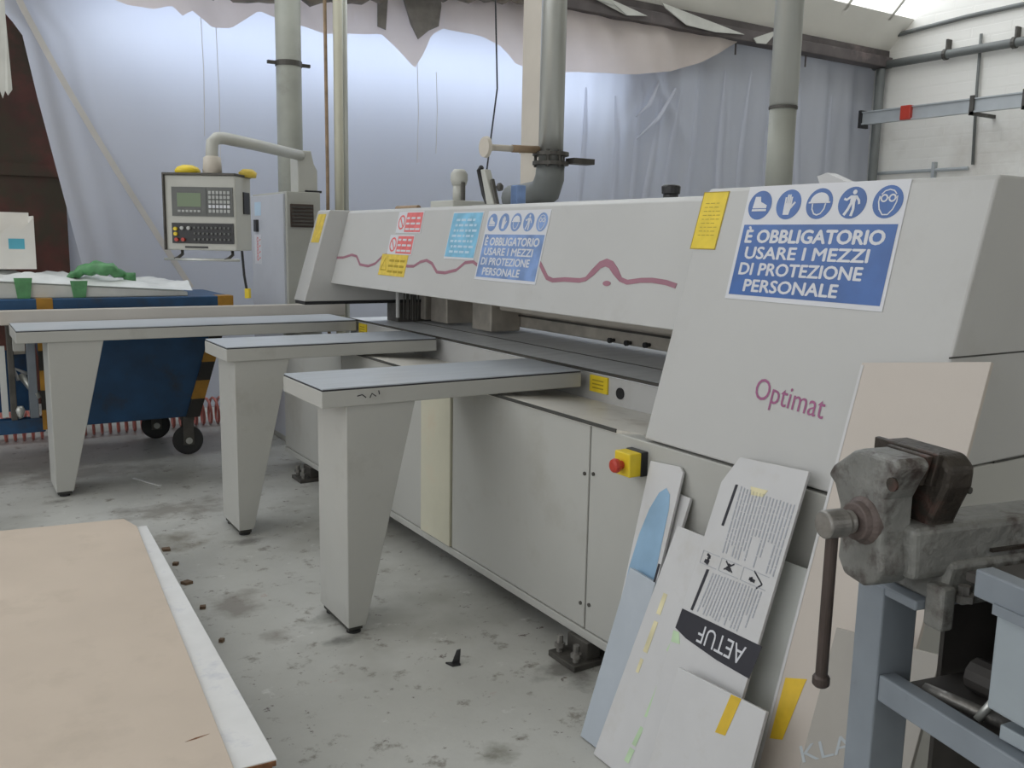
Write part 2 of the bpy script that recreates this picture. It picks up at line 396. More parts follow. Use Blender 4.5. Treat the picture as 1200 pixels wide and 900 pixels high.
# ================================================================== SETTING
WX = 10.75     # right wall
CY = 8.0       # plastic curtain
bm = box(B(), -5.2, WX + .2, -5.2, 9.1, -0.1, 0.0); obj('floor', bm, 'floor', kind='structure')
bm = box(B(), WX, WX + .2, -5.2, 9.1, 0, 6.6); obj('wall_right', bm, 'wall', kind='structure')
bm = box(B(), -5.2, -5, -5.2, 9.1, 0, 1.0); box(bm, -5.2, -5, -5.2, 9.1, 5.2, 6.6); box(bm, -5.2, -5, 6.2, 9.1, 1.0, 5.2); box(bm, -5.2, -5, -5.2, -2.6, 1.0, 5.2)
obj('wall_left', bm, 'plaster', kind='structure')
bm = B()
for i in range(9): box(bm, -5.12, -5.05, -2.6 + i * 1.1 - .03, -2.6 + i * 1.1 + .03, 1.0, 5.2)
for z in (1.0, 2.3, 3.7, 5.15): box(bm, -5.12, -5.05, -2.6, 6.2, z, z + .05)
wl = obj('window_4', bm, 'plaster', kind='structure')
for i in range(8):
    b2 = B(); y = -2.6 + i * 1.1
    b2.faces.new([b2.verts.new(p) for p in ((-5.1, y + .03, 1.05), (-5.1, y + 1.07, 1.05), (-5.1, y + 1.07, 5.16), (-5.1, y + .03, 5.16))])
    obj('pane', b2, 'side_pane', wl)
bm = box(B(), -5, WX, -5.2, -5.0, 0, 2.2); box(bm, -5, WX, -5.2, -5.0, 3.4, 6.6); box(bm, -5, -3, -5.2, -5.0, 2.2, 3.4); box(bm, 6, WX, -5.2, -5.0, 2.2, 3.4)
obj('wall_rear', bm, 'plaster', kind='structure')
bm = B()
for i in range(10): box(bm, -3 + i - .03, -3 + i + .03, -5.12, -5.05, 2.2, 3.4)
for z in (2.2, 3.35): box(bm, -3, 6, -5.12, -5.05, z, z + .05)
wr = obj('window_5', bm, 'plaster', kind='structure')  # added window strip, out of view, to fill the camera-facing sides
for i in range(9):
    b2 = B(); x = -3 + i
    b2.faces.new([b2.verts.new(p) for p in ((x + .03, -5.1, 2.25), (x + .03, -5.1, 3.35), (x + .97, -5.1, 3.35), (x + .97, -5.1, 2.25))])
    obj('pane', b2, 'side_pane', wr)
bm = box(B(), -5, WX, 8.9, 9.1, 0, 5.5); obj('wall_back', bm, 'inner_white', kind='structure')
# saw-tooth roof: glazing rises at 45 degrees from each gutter, the white slope falls back to the next
def roofslab(bm, y0, z0, y1, z1, t=0.08, x0=-5.0, x1=WX):
    d = Vector((0, y1 - y0, z1 - z0)).normalized(); n = Vector((0, -d.z, d.y))
    if n.z < 0: n = -n
    n = n * t
    hexa(bm, [(x0, y0, z0), (x1, y0, z0), (x1, y1, z1), (x0, y1, z1), (x0, y0 + n.y, z0 + n.z), (x1, y0 + n.y, z0 + n.z), (x1, y1 + n.y, z1 + n.z), (x0, y1 + n.y, z1 + n.z)])
for (ya, za, yb, zb) in ((7.98, 3.92, 7.60, 4.30), (5.85, 6.05, 1.55, 3.92), (1.55, 3.92, -0.58, 6.05), (-0.58, 6.05, -4.95, 3.92)):
    bm = B(); roofslab(bm, ya, za, yb, zb); obj('ceiling', bm, 'plaster', kind='structure')
bm = box(B(), -5, WX, 8.0, 8.9, 4.3, 4.4); obj('ceiling', bm, 'plaster', kind='structure')
def skylight(n, y0, z0, y1, z1):
    bm = B()
    roofslab(bm, y0, z0, y0 - 0.06, z0 + 0.06, 0.06); roofslab(bm, y1 + 0.06, z1 - 0.06, y1, z1, 0.06)
    k = 0; x = -5.0
    while x < WX:
        roofslab(bm, y0, z0, y1, z1, 0.06, x, x + 0.05); x += 0.85
    roofslab(bm, y0 - 0.75, z0 + 0.75, y0 - 0.79, z0 + 0.79, 0.06)
    w_ = obj('window_%d' % n, bm, 'plaster', kind='structure')
    x = -5.0
    while x < WX - .1:
        b2 = B(); x1 = min(x + 0.85, WX)
        v = [b2.verts.new(p) for p in ((x + .05, y0, z0 + .03), (x1, y0, z0 + .03), (x1, y1, z1 + .03), (x + .05, y1, z1 + .03))]
        b2.faces.new(v)
        obj('pane', b2, 'sky_pane', w_); x += 0.85
skylight(2, 7.60, 4.30, 5.85, 6.05)
# gutter beam over the curtain
bm = box(B(), -5, WX, 7.80, 7.98, 3.80, 3.93); obj('trim_1', bm, 'beam_dark', kind='structure', bev=0.01)
bm = box(B(), -5, WX, 7.86, 7.98, 3.93, 4.02); obj('trim_3', bm, 'beam_dark', kind='structure')
bm = box(B(), -5, WX, 8.14, 8.9, 3.46, 3.56); box(bm, -5, WX, 8.14, 8.22, 3.46, 4.3); obj('trim_2', bm, 'inner_white', kind='structure')
# window strip in the back wall, behind the curtain
bm = B()
for z in (2.86, 3.40): box(bm, 1.10, 6.3, 8.50, 8.60, z, z + 0.05)
for i in range(9):
    x = 1.10 + i * (5.15 / 8); box(bm, x, x + 0.05, 8.50, 8.60, 2.86, 3.45)
box(bm, 1.10, 6.3, 8.60, 8.9, 2.80, 2.87); box(bm, 1.10, 6.3, 8.6, 8.9, 3.42, 3.46); box(bm, 1.04, 1.10, 8.5, 8.9, 2.80, 3.46); box(bm, 6.3, 6.36, 8.5, 8.9, 2.80, 3.46)
w1 = obj('window_1', bm, 'inner_white', kind='structure')
for i in range(8):
    x = 1.15 + i * (5.15 / 8); b2 = B()
    v = [b2.verts.new(p) for p in ((x, 8.53, 2.91), (x + 5.15 / 8 - .05, 8.53, 2.91), (x + 5.15 / 8 - .05, 8.53, 3.40), (x, 8.53, 3.40))]
    b2.faces.new(v); obj('pane', b2, 'back_pane', w1)
# dark red-brown sliding door in the back wall, seen past the curtain's edge
d1 = obj('door_1', box(B(), -2.2, 1.0, 8.80, 8.88, 0.0, 3.3), 'brown_door', kind='structure')
for x in (-1.4, -0.6, 0.2): obj('door_rib', box(B(), x, x + .05, 8.77, 8.80, 0.02, 3.28), 'brown_door', d1)
obj('door_rail', box(B(), -2.2, 1.0, 8.77, 8.80, 1.95, 2.05), 'brown_door', d1)

# ================================================================== PLASTIC CURTAIN
def lerp_list(L, t):
    for (a, x), (b, y) in zip(L, L[1:]):
        if (a >= t >= b) or (a <= t <= b): return x + (y - x) * (t - a) / (b - a)
    return L[0][1] if abs(t - L[0][0]) < abs(t - L[-1][0]) else L[-1][1]
cl = thing('plastic_curtain', 'tall milky plastic sheet curtain hanging right across the back of the hall', 'curtain', (5.5, CY, 0))
LE = [(3.80, 0.20), (3.08, 0.56), (2.97, 0.67), (2.5, 0.75), (1.78, 0.89), (1.27, 0.99), (0.0, 1.22)]
def cdisp(x, z):
    right = max(0.0, min(1.0, (x - 5.0) / 1.5))
    y = 0.012 * math.sin(x * 1.7 + z * .6) + 0.004 * math.sin(x * 9 + 1.3 * math.sin(z * 2))
    y += right * (0.018 * abs(math.sin(x * 4.3 + .35 * math.sin(z * 2.1))) ** .5 + 0.022 * math.sin(x * 5.1 + 0.9 * math.sin(z * 1.4)) * (0.4 + 0.6 * z / 3.8) + 0.016 * math.sin(x * 11.3 + z * 0.9) + 0.008 * math.sin(x * 23 - z * 1.5))
    # swag fold below a hook
    for hx in (6.9,):
        d = abs(x - hx); s = max(0, 1 - abs((3.3 - z) - d * 1.3) * 7) * max(0, 1 - d / 1.1); y -= 0.05 * s
    return y
bm = B(); NX, NZ = 420, 44; rows = []
for j in range(NZ + 1):
    z = 3.80 * j / NZ; xl = lerp_list(LE, z); row = []
    for i in range(NX + 1):
        t = i / NX; x = xl + (10.68 - xl) * t
        e = max(0.0, 1 - (x - xl) / 0.45)
        row.append(bm.verts.new((x, CY + cdisp(x, z) - 0.012 * e * math.sin((x - xl) * 30), z + 0.005)))
    rows.append(row)
for j in range(NZ):
    for i in range(NX): bm.faces.new((rows[j][i], rows[j][i + 1], rows[j + 1][i + 1], rows[j + 1][i]))
obj('sheet', bm, 'curtain', cl, smooth=True)
F = Frame((0, CY - 0.035, 0), (1, 0, 0), (0, 0, 1))
bm = B(); pts = []
for i in range(19):
    t = i / 18; z = 3.5 - 3.4 * t
    pts.append((0.60 + 0.90 * ((3.35 - z) / 1.53) ** 1.12 * 0.86 if z < 3.35 else 0.60, z))
stroke(bm, F, [p for p in pts if p[1] > 0.9], 0.045, 0, 0.012); obj('seam', bm, 'crease', cl, label='yellowed taped seam slanting across the sheet')
for (x, z0, z1) in ((1.98, 2.3, 3.3), (2.10, 1.9, 3.3), (3.95, 2.2, 3.1), (4.15, 2.3, 3.05), (2.75, 1.5, 3.2)):
    bm = B(); tube(bm, [(x, CY - 0.03, z1), (x + 0.01, CY - 0.035, (z0 + z1) / 2), (x, CY - 0.03, z0)], 0.003, 6); obj('hanging_thread', bm, 'crease', cl)
for x in (6.08, 6.55, 7.62, 8.0, 9.2):
    bm = B(); box(bm, x, x + .014, 7.905, 7.92, 3.66, 3.80); obj('hook', bm, 'beam_dark', cl)

rnd = random.Random(21)
for (x, z1, z0, lean) in ((5.55, 3.0, 1.2, .05), (5.95, 3.1, 1.5, -.08), (6.35, 3.05, 1.3, .06), (6.72, 3.25, 1.2, -.10), (7.02, 3.3, 1.1, -.32), (7.25, 3.2, 1.1, -.22), (7.55, 3.5, 1.0, -.10), (7.95, 3.5, 1.2, .05), (8.35, 3.55, 1.2, -.08), (8.75, 3.5, 1.4, .04), (9.3, 3.5, 1.3, .06), (9.9, 3.4, 1.6, -.05)):
    bm = B(); k = 8; L_ = []
    for i in range(k + 1):
        t = i / k; z = z1 + (z0 - z1) * t; xx = x + lean * t + .02 * math.sin(t * 5 + x); w_ = (.012 + .035 * math.sin(math.pi * min(1, t * 1.0 + .02))) ; d_ = .012 + .035 * math.sin(math.pi * t)
        yb = CY + cdisp(xx, z)
        L_.append([bm.verts.new(p) for p in ((xx - w_ * 1.3, yb - .002, z), (xx, yb - d_, z), (xx + w_ * .5, yb - .002, z))])
    for a_, b_ in zip(L_, L_[1:]):
        for q in range(2): bm.faces.new((a_[q], a_[q + 1], b_[q + 1], b_[q]))
    obj('fold', bm, 'curtain', cl, smooth=True)
for (xa, za, xb, zb) in ((6.9, 3.25, 6.6, 2.85), (7.15, 3.2, 6.62, 2.62)):
    bm = B(); tube(bm, [(xa, CY - .05, za), ((xa + xb) / 2 + .02, CY - .06, (za + zb) / 2 - .06), (xb, CY - .05, zb)], [.012, .028, .008], 8); obj('swag_fold', bm, 'curtain', cl, smooth=True)

# torn upper layer of plastic with a scalloped lower edge
EDGE = [(0.60, 3.30), (0.99, 3.27), (1.25, 3.30), (1.42, 3.25), (1.60, 3.24), (1.74, 3.29), (1.82, 3.22), (1.89, 3.27), (2.05, 3.16), (2.21, 3.18), (2.43, 3.34), (2.7, 3.27), (3.02, 3.24), (3.3, 3.28), (3.55, 3.31), (3.72, 3.18), (3.89, 3.05), (3.97, 3.18), (4.05, 3.36), (4.18, 3.44), (4.40, 3.42), (4.58, 3.41), (4.77, 3.35), (4.97, 3.21), (5.38, 3.18), (6.0, 3.24), (6.5, 3.27), (7.0, 3.36), (7.5, 3.52), (8.0, 3.79)]
bm = B(); top = []; lines = []
NXF, NZF = 200, 8
for i in range(NXF + 1):
    x = 0.60 + 7.4 * i / NXF; zb = lerp_list(EDGE, x); col = []
    for j in range(NZF + 1):
        z = zb + (3.80 - zb) * j / NZF
        col.append(bm.verts.new((x, 7.885 + 0.02 * math.sin(x * 6.3) + 0.012 * math.sin(x * 15 + z * 4) - 0.03 * (1 - j / NZF) * math.sin(x * 3.1), z)))
    lines.append(col)
for i in range(NXF):
    for j in range(NZF): bm.faces.new((lines[i][j], lines[i + 1][j], lines[i + 1][j + 1], lines[i][j + 1]))
obj('torn_plastic_sheet', bm, 'curtain2', label='torn upper plastic sheet with scalloped lower edge hanging under the dark gutter beam', cat='curtain', smooth=True)
# rag, tarpaulin bundle and hanging strip
bm = B(); P = [(3.60, 3.86), (4.12, 3.90), (4.14, 3.62), (4.11, 3.44), (3.99, 3.38), (3.90, 3.30), (3.83, 3.42), (3.74, 3.62)]
prism(bm, [(x, 7.84 + 0.02 * math.sin(x * 20), z) for x, z in P], (0, 0.012, 0)); prism(bm, [(3.50, 7.86, 3.88), (3.62, 7.86, 3.88), (3.58, 7.86, 3.34), (3.50, 7.86, 3.36)], (0, .01, 0))
obj('cloth_rag', bm, 'rag', label='grey pointed rag hanging from the gutter in front of the bright plastic', cat='rag')
bm = B(); pts = []; rr = []
for i in range(40):
    t = i / 39; x = 1.75 + 3.5 * t
    z = lerp_list([(1.75, 3.44), (2.33, 3.43), (2.8, 3.50), (3.31, 3.57), (3.72, 3.70), (4.3, 3.74), (5.3, 3.86)], x)
    pts.append((x, 7.72, z + 0.015 * math.sin(i * 1.9))); rr.append(0.075 + 0.02 * math.sin(i * 2.7))
tube(bm, pts, rr, 10); obj('tarpaulin_bundle', bm, 'tarp', label='sagging brown rolled tarpaulin along the top edge of the bright plastic', cat='tarpaulin', smooth=True)
bm = B(); P = [(0.42, 4.9), (0.50, 4.9), (0.50, 2.86), (0.512, 2.41), (0.485, 2.37), (0.47, 2.40), (0.455, 2.35), (0.44, 2.40), (0.30, 2.38), (0.32, 4.9)]
prism(bm, [(x, 7.0 + 0.01 * math.sin(x * 60), z) for x, z in P], (0, 0.008, 0)); obj('hanging_plastic_strip', bm, 'wrap_board', label='pale narrow ragged strip hanging in front of the dark brown door', cat='plastic strip')

for i, (xa, za, xb, zb, xc, zc, lb) in enumerate(((5.6, 3.99, 6.55, 3.86, 6.0, 4.02, 'crumpled plastic scrap caught on the gutter beside the round duct'), (6.75, 4.02, 8.0, 3.86, 7.1, 3.90, 'long pale plastic scrap caught on the middle of the gutter'), (8.15, 3.84, 8.75, 4.02, 8.35, 3.86, 'short pale plastic scrap caught on the gutter left of the upright pipe'))):
    bm = B(); prism(bm, [(xa, 7.775, za), (xb, 7.775, zb), ((xb + xc) / 2, 7.77, zb - .035), (xc, 7.765, zc - .06), (xa + .05, 7.77, za - .05)], (0, .012, 0))
    obj('plastic_scrap', bm, 'wrap_board', None, lb, 'plastic scrap', 'plastic scraps on the gutter')
# ================================================================== RIGHT WALL FITTINGS
def single(name, bm, m_, label, cat, group=None, **k): return obj(name, bm, m_, None, label, cat, group, **k)
t = thing('wall_pipe', 'thick dark grey pipe running level along the upper right wall', 'pipe', (WX, 6, 3.75))
bm = B(); tube(bm, [(10.66, y, 3.84) for y in (8.02, 7, 5, 2, -2)], 0.052, 12); obj('pipe', bm, 'pipe_grey', t, smooth=True)
for y in (7.0, 6.15): bm = B(); cyl(bm, (10.66, y - .02, 3.84), (10.66, y + .02, 3.84), 0.068, 12); box(bm, 10.66, 10.748, y - .012, y + .012, 3.83, 4.02); obj('clamp', bm, 'dark_steel', t)
bm = B(); tube(bm, [(10.60, 7.86, 0.01), (10.60, 7.86, 3.78)], 0.058, 12)
single('downpipe', bm, 'pipe_grey', 'dark vertical pipe standing in the corner of curtain and right wall', 'pipe', smooth=True)
t = thing('cable_tray', 'galvanised cable tray with red joint box running along the right wall', 'cable tray', (WX, 6, 3.1))
TX, ts = 10.30, 0.958
def tz(z): return 1.5 + (z - 1.5) * ts
bm = B(); box(bm, TX, TX + .02, -2, 7.88, tz(3.13), tz(3.285)); box(bm, TX, TX + .12, -2, 7.88, tz(3.13), tz(3.13) + .01); box(bm, TX - .02, TX, -2, 7.88, tz(3.12), tz(3.14)); box(bm, TX - .02, TX, -2, 7.88, tz(3.275), tz(3.29)); obj('channel', bm, 'tray', t)
bm = box(B(), TX - .05, TX + .03, 7.14, 7.28, tz(3.12), tz(3.30)); obj('joint_box', bm, 'red', t, label='red joint box', bev=.008)
for y in (6.34, 5.73): obj('bracket', box(B(), TX - .03, WX - .003, y, y + .04, tz(3.09), tz(3.13)), 'dark_steel', t); obj('bracket_strap', box(B(), TX - .03, TX - .012, y, y + .05, tz(3.09), tz(3.32)), 'dark_steel', t)
obj('end_cap', box(B(), TX - .03, TX + .13, 7.86, 7.90, tz(3.08), tz(3.31)), 'black', t)
bm = B(); tube(bm, [(10.70, 7.98, 4.13), (10.71, 7.75, 4.20), (10.71, 7.4, 4.22), (10.71, 6.8, 4.25), (10.71, 6.2, 4.26), (10.71, 4, 4.27)], 0.028, 8)
single('electrical_conduit', bm, 'pipe_grey', 'thin grey conduit rising from the corner, topmost on the right wall', 'conduit', smooth=True)
bm = B(); tube(bm, [(10.715, 6.60, 4.02), (10.70, 6.58, 3.4), (10.715, 6.55, 2.5)], 0.018, 8)
single('vertical_conduit', bm, 'pipe_grey', 'thin upright conduit crossing behind the cable tray on the right wall', 'conduit', smooth=True)
bm = B(); tube(bm, [(10.71, 7.9, 2.46), (10.71, 6.6, 2.46)], 0.022, 8); box(bm, 10.68, 10.74, 7.03, 7.07, 2.34, 2.56)
single('low_conduit', bm, 'tray', 'pale level conduit low on the right wall, just above the saw', 'conduit')

# ================================================================== PANEL SAW
K = 0.282
def hx(z, off=0.0): return 1.89 + K * (z - 0.875) + off
saw = thing('panel_saw', 'long white panel saw with leaning covers and blue safety signs', 'machine', (2.6, 3.4, 0))
# base
bm = box(B(), 1.94, 3.35, 1.24, 5.75, 0.085, 0.82); obj('base_body', bm, 'gap', saw)
bm = box(B(), 1.885, 1.94, 1.235, 5.76, 0.085, 0.118); obj('base_skirt', bm, 'panel_paint', saw, bev=.004)
for (y0, y1, mt) in ((1.235, 2.452, 'panel_paint'), (2.460, 3.455, 'panel_paint'), (3.757, 4.75, 'panel_paint'), (4.758, 5.755, 'panel_paint')):
    z1 = 0.868
    obj('front_panel', box(B(), 1.889, 1.95, y0, y1, 0.121, z1), mt, saw, bev=.004)
obj('cream_panel', box(B(), 1.880, 1.95, 3.462, 3.750, 0.121, 0.868), 'cream', saw, label='cream narrow panel', bev=.004)
obj('end_panel', box(B(), 1.95, 3.35, 1.225, 1.26, 0.085, 0.966), 'panel_paint', saw, bev=.004)
for (y, z) in ((2.43, 0.70), (2.48, 0.69), (2.43, 0.22), (2.48, 0.21), (1.40, 0.80)): obj('panel_screw', cyl(B(), (1.892, y, z), (1.884, y, z), 0.007, 8), 'dark_steel', saw)
for (y, z) in ((2.0, .92), (2.3, .90), (2.62, .93)): obj('end_screw', cyl(B(), (y + .12, 1.228, z - .01), (y + .12, 1.219, z - .01), 0.009, 8), 'dark_steel', saw)
# levelling feet
for y in (2.47, 5.30):
    bm = B(); box(bm, 1.80, 1.93, y - .08, y + .08, 0.0, 0.022); box(bm, 1.87, 1.93, y - .06, y + .06, 0.022, 0.085)
    f_ = obj('levelling_foot', bm, 'dark_steel', saw, bev=.003)
    for dy in (-.05, .05): bm = B(); cyl(bm, (1.83, y + dy, 0.02), (1.83, y + dy, 0.085), 0.012, 8); cyl(bm, (1.83, y + dy, 0.04), (1.83, y + dy, 0.055), 0.02, 6); obj('bolt', bm, 'spindle', f_)
# deck (sloping cream ledge in front of the bed)
bm = B(); prism(bm, [(1.885, 2.31, .879), (2.02, 2.19, .864), (2.345, 2.19, .83), (2.345, 5.5, .83), (1.885, 5.5, .879)], (0, 0, -.012)); obj('front_ledge', bm, 'deck', saw)
bm = B(); prism(bm, [(1.881, 2.31, .870), (1.881, 5.5, .870), (1.881, 5.5, .882), (1.881, 2.31, .882)], (0.006, 0, 0)); obj('ledge_edge', bm, 'gap', saw)
# bed
obj('bed_body', box(B(), 2.34, 3.32, 2.16, 5.72, 0.60, 0.945), 'white_paint', saw)
obj('bed_plate', box(B(), 2.335, 3.32, 2.165, 5.715, 0.945, 0.960), 'steel_bed', saw)
obj('bed_edge', box(B(), 2.326, 2.338, 2.165, 5.715, 0.950, 0.9605), 'dark_steel', saw)
obj('bed_groove', box(B(), 2.60, 2.612, 2.17, 5.7, 0.9600, 0.9612), 'dark_steel', saw)
bm = B(); cyl(bm, (2.342, 2.85, .885), (2.334, 2.85, .885), 0.024, 18); obj('rail_hole', bm, 'black', saw)
bm = B(); cyl(bm, (2.342, 2.58, .93), (2.334, 2.58, .93), 0.006, 8); obj('small_screw', bm, 'dark_steel', saw)
for (y0, y1) in ((2.93, 3.05), (5.44, 5.56)):
    bm = box(B(), 2.332, 2.341, y0, y1, 0.868, 0.938); s_ = obj('yellow_warning_sticker', bm, 'yellow', saw)
    F = Frame((2.332, y1, .868), (0, -1, 0), (0, 0, 1)); bm = B()
    for i in range(3): flat(bm, F, rect(.02, .095, .015 + i * .016, .021 + i * .016), 0.0003, .0006)
    obj('print', bm, 'yellow_dk', s_)
# pressure beam, guides and clamps in the gap
bm = box(B(), 2.86, 3.02, 2.17, 5.68, 0.995, 1.20); obj('pressure_beam', bm, 'brown_steel', saw, bev=.01)
obj('beam_strip', box(B(), 2.845, 2.86, 2.17, 5.68, 1.06, 1.07), 'dark_steel', saw)
obj('beam_cap', box(B(), 2.70, 2.86, 2.17, 4.40, 1.10, 1.22), 'beige', saw, bev=.01)
for y in (4.42, 4.95, 5.25): obj('guide_block', box(B(), 2.66, 2.86, y, y + .22, 0.975, 1.16), 'brown_steel', saw, bev=.008)
for (y, z) in ((3.55, 1.01), (3.42, 1.01), (3.28, 1.015), (2.95, 1.02)):
    bm = B(); lathe(bm, (2.86, y, z), (-1, 0, 0), [(0, .009), (.02, .009), (.02, .014), (.035, .014)], 10); obj('clamp_knob', bm, 'black', saw, smooth=False)
bm = B(); box(bm, 2.70, 2.86, 2.40, 2.72, 0.985, 1.02); box(bm, 2.66, 2.72, 2.66, 2.74, 0.975, 1.035); obj('gripper', bm, 'dark_steel', saw, bev=.006)
bm = B(); cyl(bm, (2.70, 2.50, 1.03), (2.70, 2.44, 1.03), .03, 12); obj('gripper_roller', bm, 'black', saw)
bm = B(); cyl(bm, (2.35, 5.0, 1.02), (2.35, 5.0, 1.22), .012, 8); obj('white_rod', bm, 'white_paint', saw)
for i in range(8): obj('hanging_wire', cyl(B(), (2.5 + .03 * (i % 3), 5.1 + .022 * i, 0.99), (2.5 + .03 * (i % 3), 5.1 + .02 * i, 1.24), .005, 6), 'dark_steel', saw)
# beam cover
OFF = 2.04 - hx(1.215)
bm = B(); pr = [(2.04, 1.215), (hx(1.640, OFF), 1.640), (hx(1.640, OFF) + .02, 1.655), (3.25, 1.655), (3.25, 1.27), (2.10, 1.262), (2.075, 1.215)]
prism(bm, [(x, 2.165, z) for x, z in pr], (0, 5.30 - 2.165, 0)); obj('beam_cover', bm, 'white_paint', saw, bev=.004)
# right housing
bm = B(); pr = [(hx(.876), 0.876), (hx(1.66), 1.66), (hx(1.66) + .012, 1.672), (3.35, 1.672), (3.35, .97), (1.95, .97), (1.95, .876)]
prism(bm, [(x, 1.225, z) for x, z in pr], (0, 0.95, 0)); rh = obj('right_housing', bm, 'white_paint', saw, bev=.006)
obj('housing_back_seam', box(B(), 2.22, 3.34, 1.2238, 1.226, 0.9665, 0.972), 'gap', saw)
obj('end_seam', box(B(), 1.985, 3.34, 1.2240, 1.226, 1.244, 1.248), 'gap', saw)
# left housing
bm = B(); pr = [(1.872, 1.105), (2.034, 1.645), (2.045, 1.655), (2.9, 1.655), (2.9, 1.105)]
prism(bm, [(x, 5.30, z) for x, z in pr], (0, 0.19, 0)); lh = obj('left_housing', bm, 'white_paint', saw, bev=.006)
obj('housing_shadow_strip', box(B(), 1.88, 2.88, 5.305, 5.485, 1.085, 1.104), 'black', saw)  # black strip standing in for the shadow under the left housing
obj('housing_support', box(B(), 2.5, 2.9, 5.31, 5.48, 0.96, 1.086), 'dark_steel', saw)
# yellow labels
kL = (2.034 - 1.872) / (1.645 - 1.105)
FL = Frame((2.034 - kL * .005 - .0, 5.475, 1.640), (0, -1, 0), (kL, 0, 1))
bm = B(); flat(bm, FL, rect(0.02, 0.15, -0.19, -0.01), 0.0005, 0.0015); obj('yellow_label', bm, 'yellow_faded', saw)
def FH(y, z, off=0.0): return Frame((hx(z, off), y, z), (0, -1, 0), (K, 0, 1))
f0 = FH(2.187, 1.480)
bm = B(); flat(bm, f0, rect(0.0, 0.111, 0, 0.188), 0.0005, 0.0015); yl = obj('yellow_label', bm, 'yellow', saw)
bm = B()
for a in ((0, .111, 0, .003), (0, .111, .185, .188), (0, .003, 0, .188), (.108, .111, 0, .188)): flat(bm, f0, rect(*a), 0.002, 0.0005)
obj('border', bm, 'yellow_dk', yl)
bm = B(); rnd = random.Random(3)
for i in range(9):
    v = .045 + i * .013; u = .02
    while u < .085:
        l = rnd.uniform(.008, .02); flat(bm, f0, rect(u, min(u + l, .095), v, v + .002), 0.002, 0.0004); u += l + .006
obj('fine_print', bm, 'yellow_dk', yl)
# wave stripe
f1 = FH(5.2, 1.36, OFF)
W = [(5.297, 1.369), (5.20, 1.372), (5.078, 1.392), (5.0, 1.385), (4.921, 1.340), (4.80, 1.335), (4.714, 1.352), (4.633, 1.40), (4.57, 1.408), (4.40, 1.36), (4.30, 1.352), (4.231, 1.354), (4.17, 1.378), (4.105, 1.388), (4.04, 1.375), (3.965, 1.335), (3.88, 1.335), (3.777, 1.352), (3.713, 1.388), (3.64, 1.395), (3.52, 1.36), (3.3, 1.35), (3.16, 1.40), (3.10, 1.408), (3.06, 1.378), (3.02, 1.35), (2.977, 1.342), (2.9, 1.349), (2.80, 1.350), (2.765, 1.357), (2.73, 1.385), (2.70, 1.412), (2.667, 1.422), (2.635, 1.415), (2.60, 1.392), (2.56, 1.365), (2.52, 1.357), (2.45, 1.367), (2.39, 1.370), (2.32, 1.366), (2.265, 1.357)]
def fluv(y, z): return (5.2 - y, (z - 1.36) * math.sqrt(1 + K * K))
bm = B(); ws = []
for i, (y, z) in enumerate(W): ws.append(0.015 if y > 3.1 else (0.030 if 2.57 < y < 2.76 else 0.018))
stroke(bm, f1, [fluv(y, z) for y, z in W], ws, 0.0006, 0.001); obj('wave_stripe', bm, 'mauve', saw)
bm = B(); flat(bm, f1, disc(*fluv(2.633, 1.347), 0.023, 18, 0.010), 0.0006, 0.001); obj('wave_dot', bm, 'mauve', saw)
# lettering on the housing
bm = B(); fo = FH(1.776, 1.066); fo.u = Vector((-0.075 * K, -1, -0.075)).normalized()
text(bm, fo, 'Optimat', 0, 0.246, -0.018, 0.063, 0.0015, 0.0); obj('maker_lettering', bm, 'purple', saw)

# safety signs
def pict(i, F, cu, cv, r, n0, bm):
    q = lambda pts: [(cu + a * r, cv + b * r) for a, b in pts]
    fl = lambda pts: flat(bm, F, q(pts), n0, .0006)
    st = lambda pts, w_: stroke(bm, F, q(pts), w_ * r, n0, .0006)
    if i == 0:
        fl([(-.58, -.22), (.62, -.22), (.62, -.02), (.30, .12), (.05, .22), (-.05, .58), (-.50, .58)]); fl([(-.60, -.42), (.64, -.42), (.64, -.28), (-.60, -.28)])
    elif i == 1:
        fl([(-.30, -.70), (.18, -.70), (.26, -.25), (.28, .10), (-.34, .10)])
        for k, (x, h) in enumerate(((-.27, .48), (-.10, .66), (.06, .66), (.21, .50))): st([(x, .05), (x - .02, h)], .13)
        st([(.22, -.25), (.52, .15)], .15)
    elif i == 2:
        fl([(.72 * math.cos(a), .10 + .62 * math.sin(a)) for a in [math.pi * j / 12 for j in range(13)]]); fl([(-.82, .02), (.82, .02), (.82, .12), (-.82, .12)])
        st([(-.50, 0), (-.46, -.35), (-.25, -.66), (0, -.74), (.25, -.66), (.46, -.35), (.50, 0)], .09)
    elif i == 3:
        flat(bm, F, disc(cu + .06 * r, cv + .66 * r, .15 * r, 14), n0, .0006)
        fl([(-.18, .45), (.26, .45), (.20, -.08), (-.14, -.08)])
        st([(-.12, .40), (-.42, .18), (-.62, .26)], .15); st([(.20, .40), (.46, .12), (.52, -.1)], .15)
        st([(-.05, -.02), (-.20, -.42), (-.42, -.78)], .19); st([(.12, -.02), (.18, -.42), (.10, -.84)], .19)
    else:
        st([(-.58, .35), (-.60, 0), (-.45, -.45), (-.18, -.78), (.18, -.78), (.45, -.45), (.60, 0), (.58, .35)], .08)
        st([(-.50, .45), (-.3, .66), (0, .74), (.3, .66), (.50, .45)], .07)
        for s in (-1, 1): ringstroke(bm, F, cu + s * .27 * r, cv + .22 * r, .20 * r, .10 * r, n0, .0006, 14)
        st([(-.10, .24), (.10, .24)], .08); st([(-.62, .24), (-.46, .24)], .08); st([(.46, .24), (.62, .24)], .08)
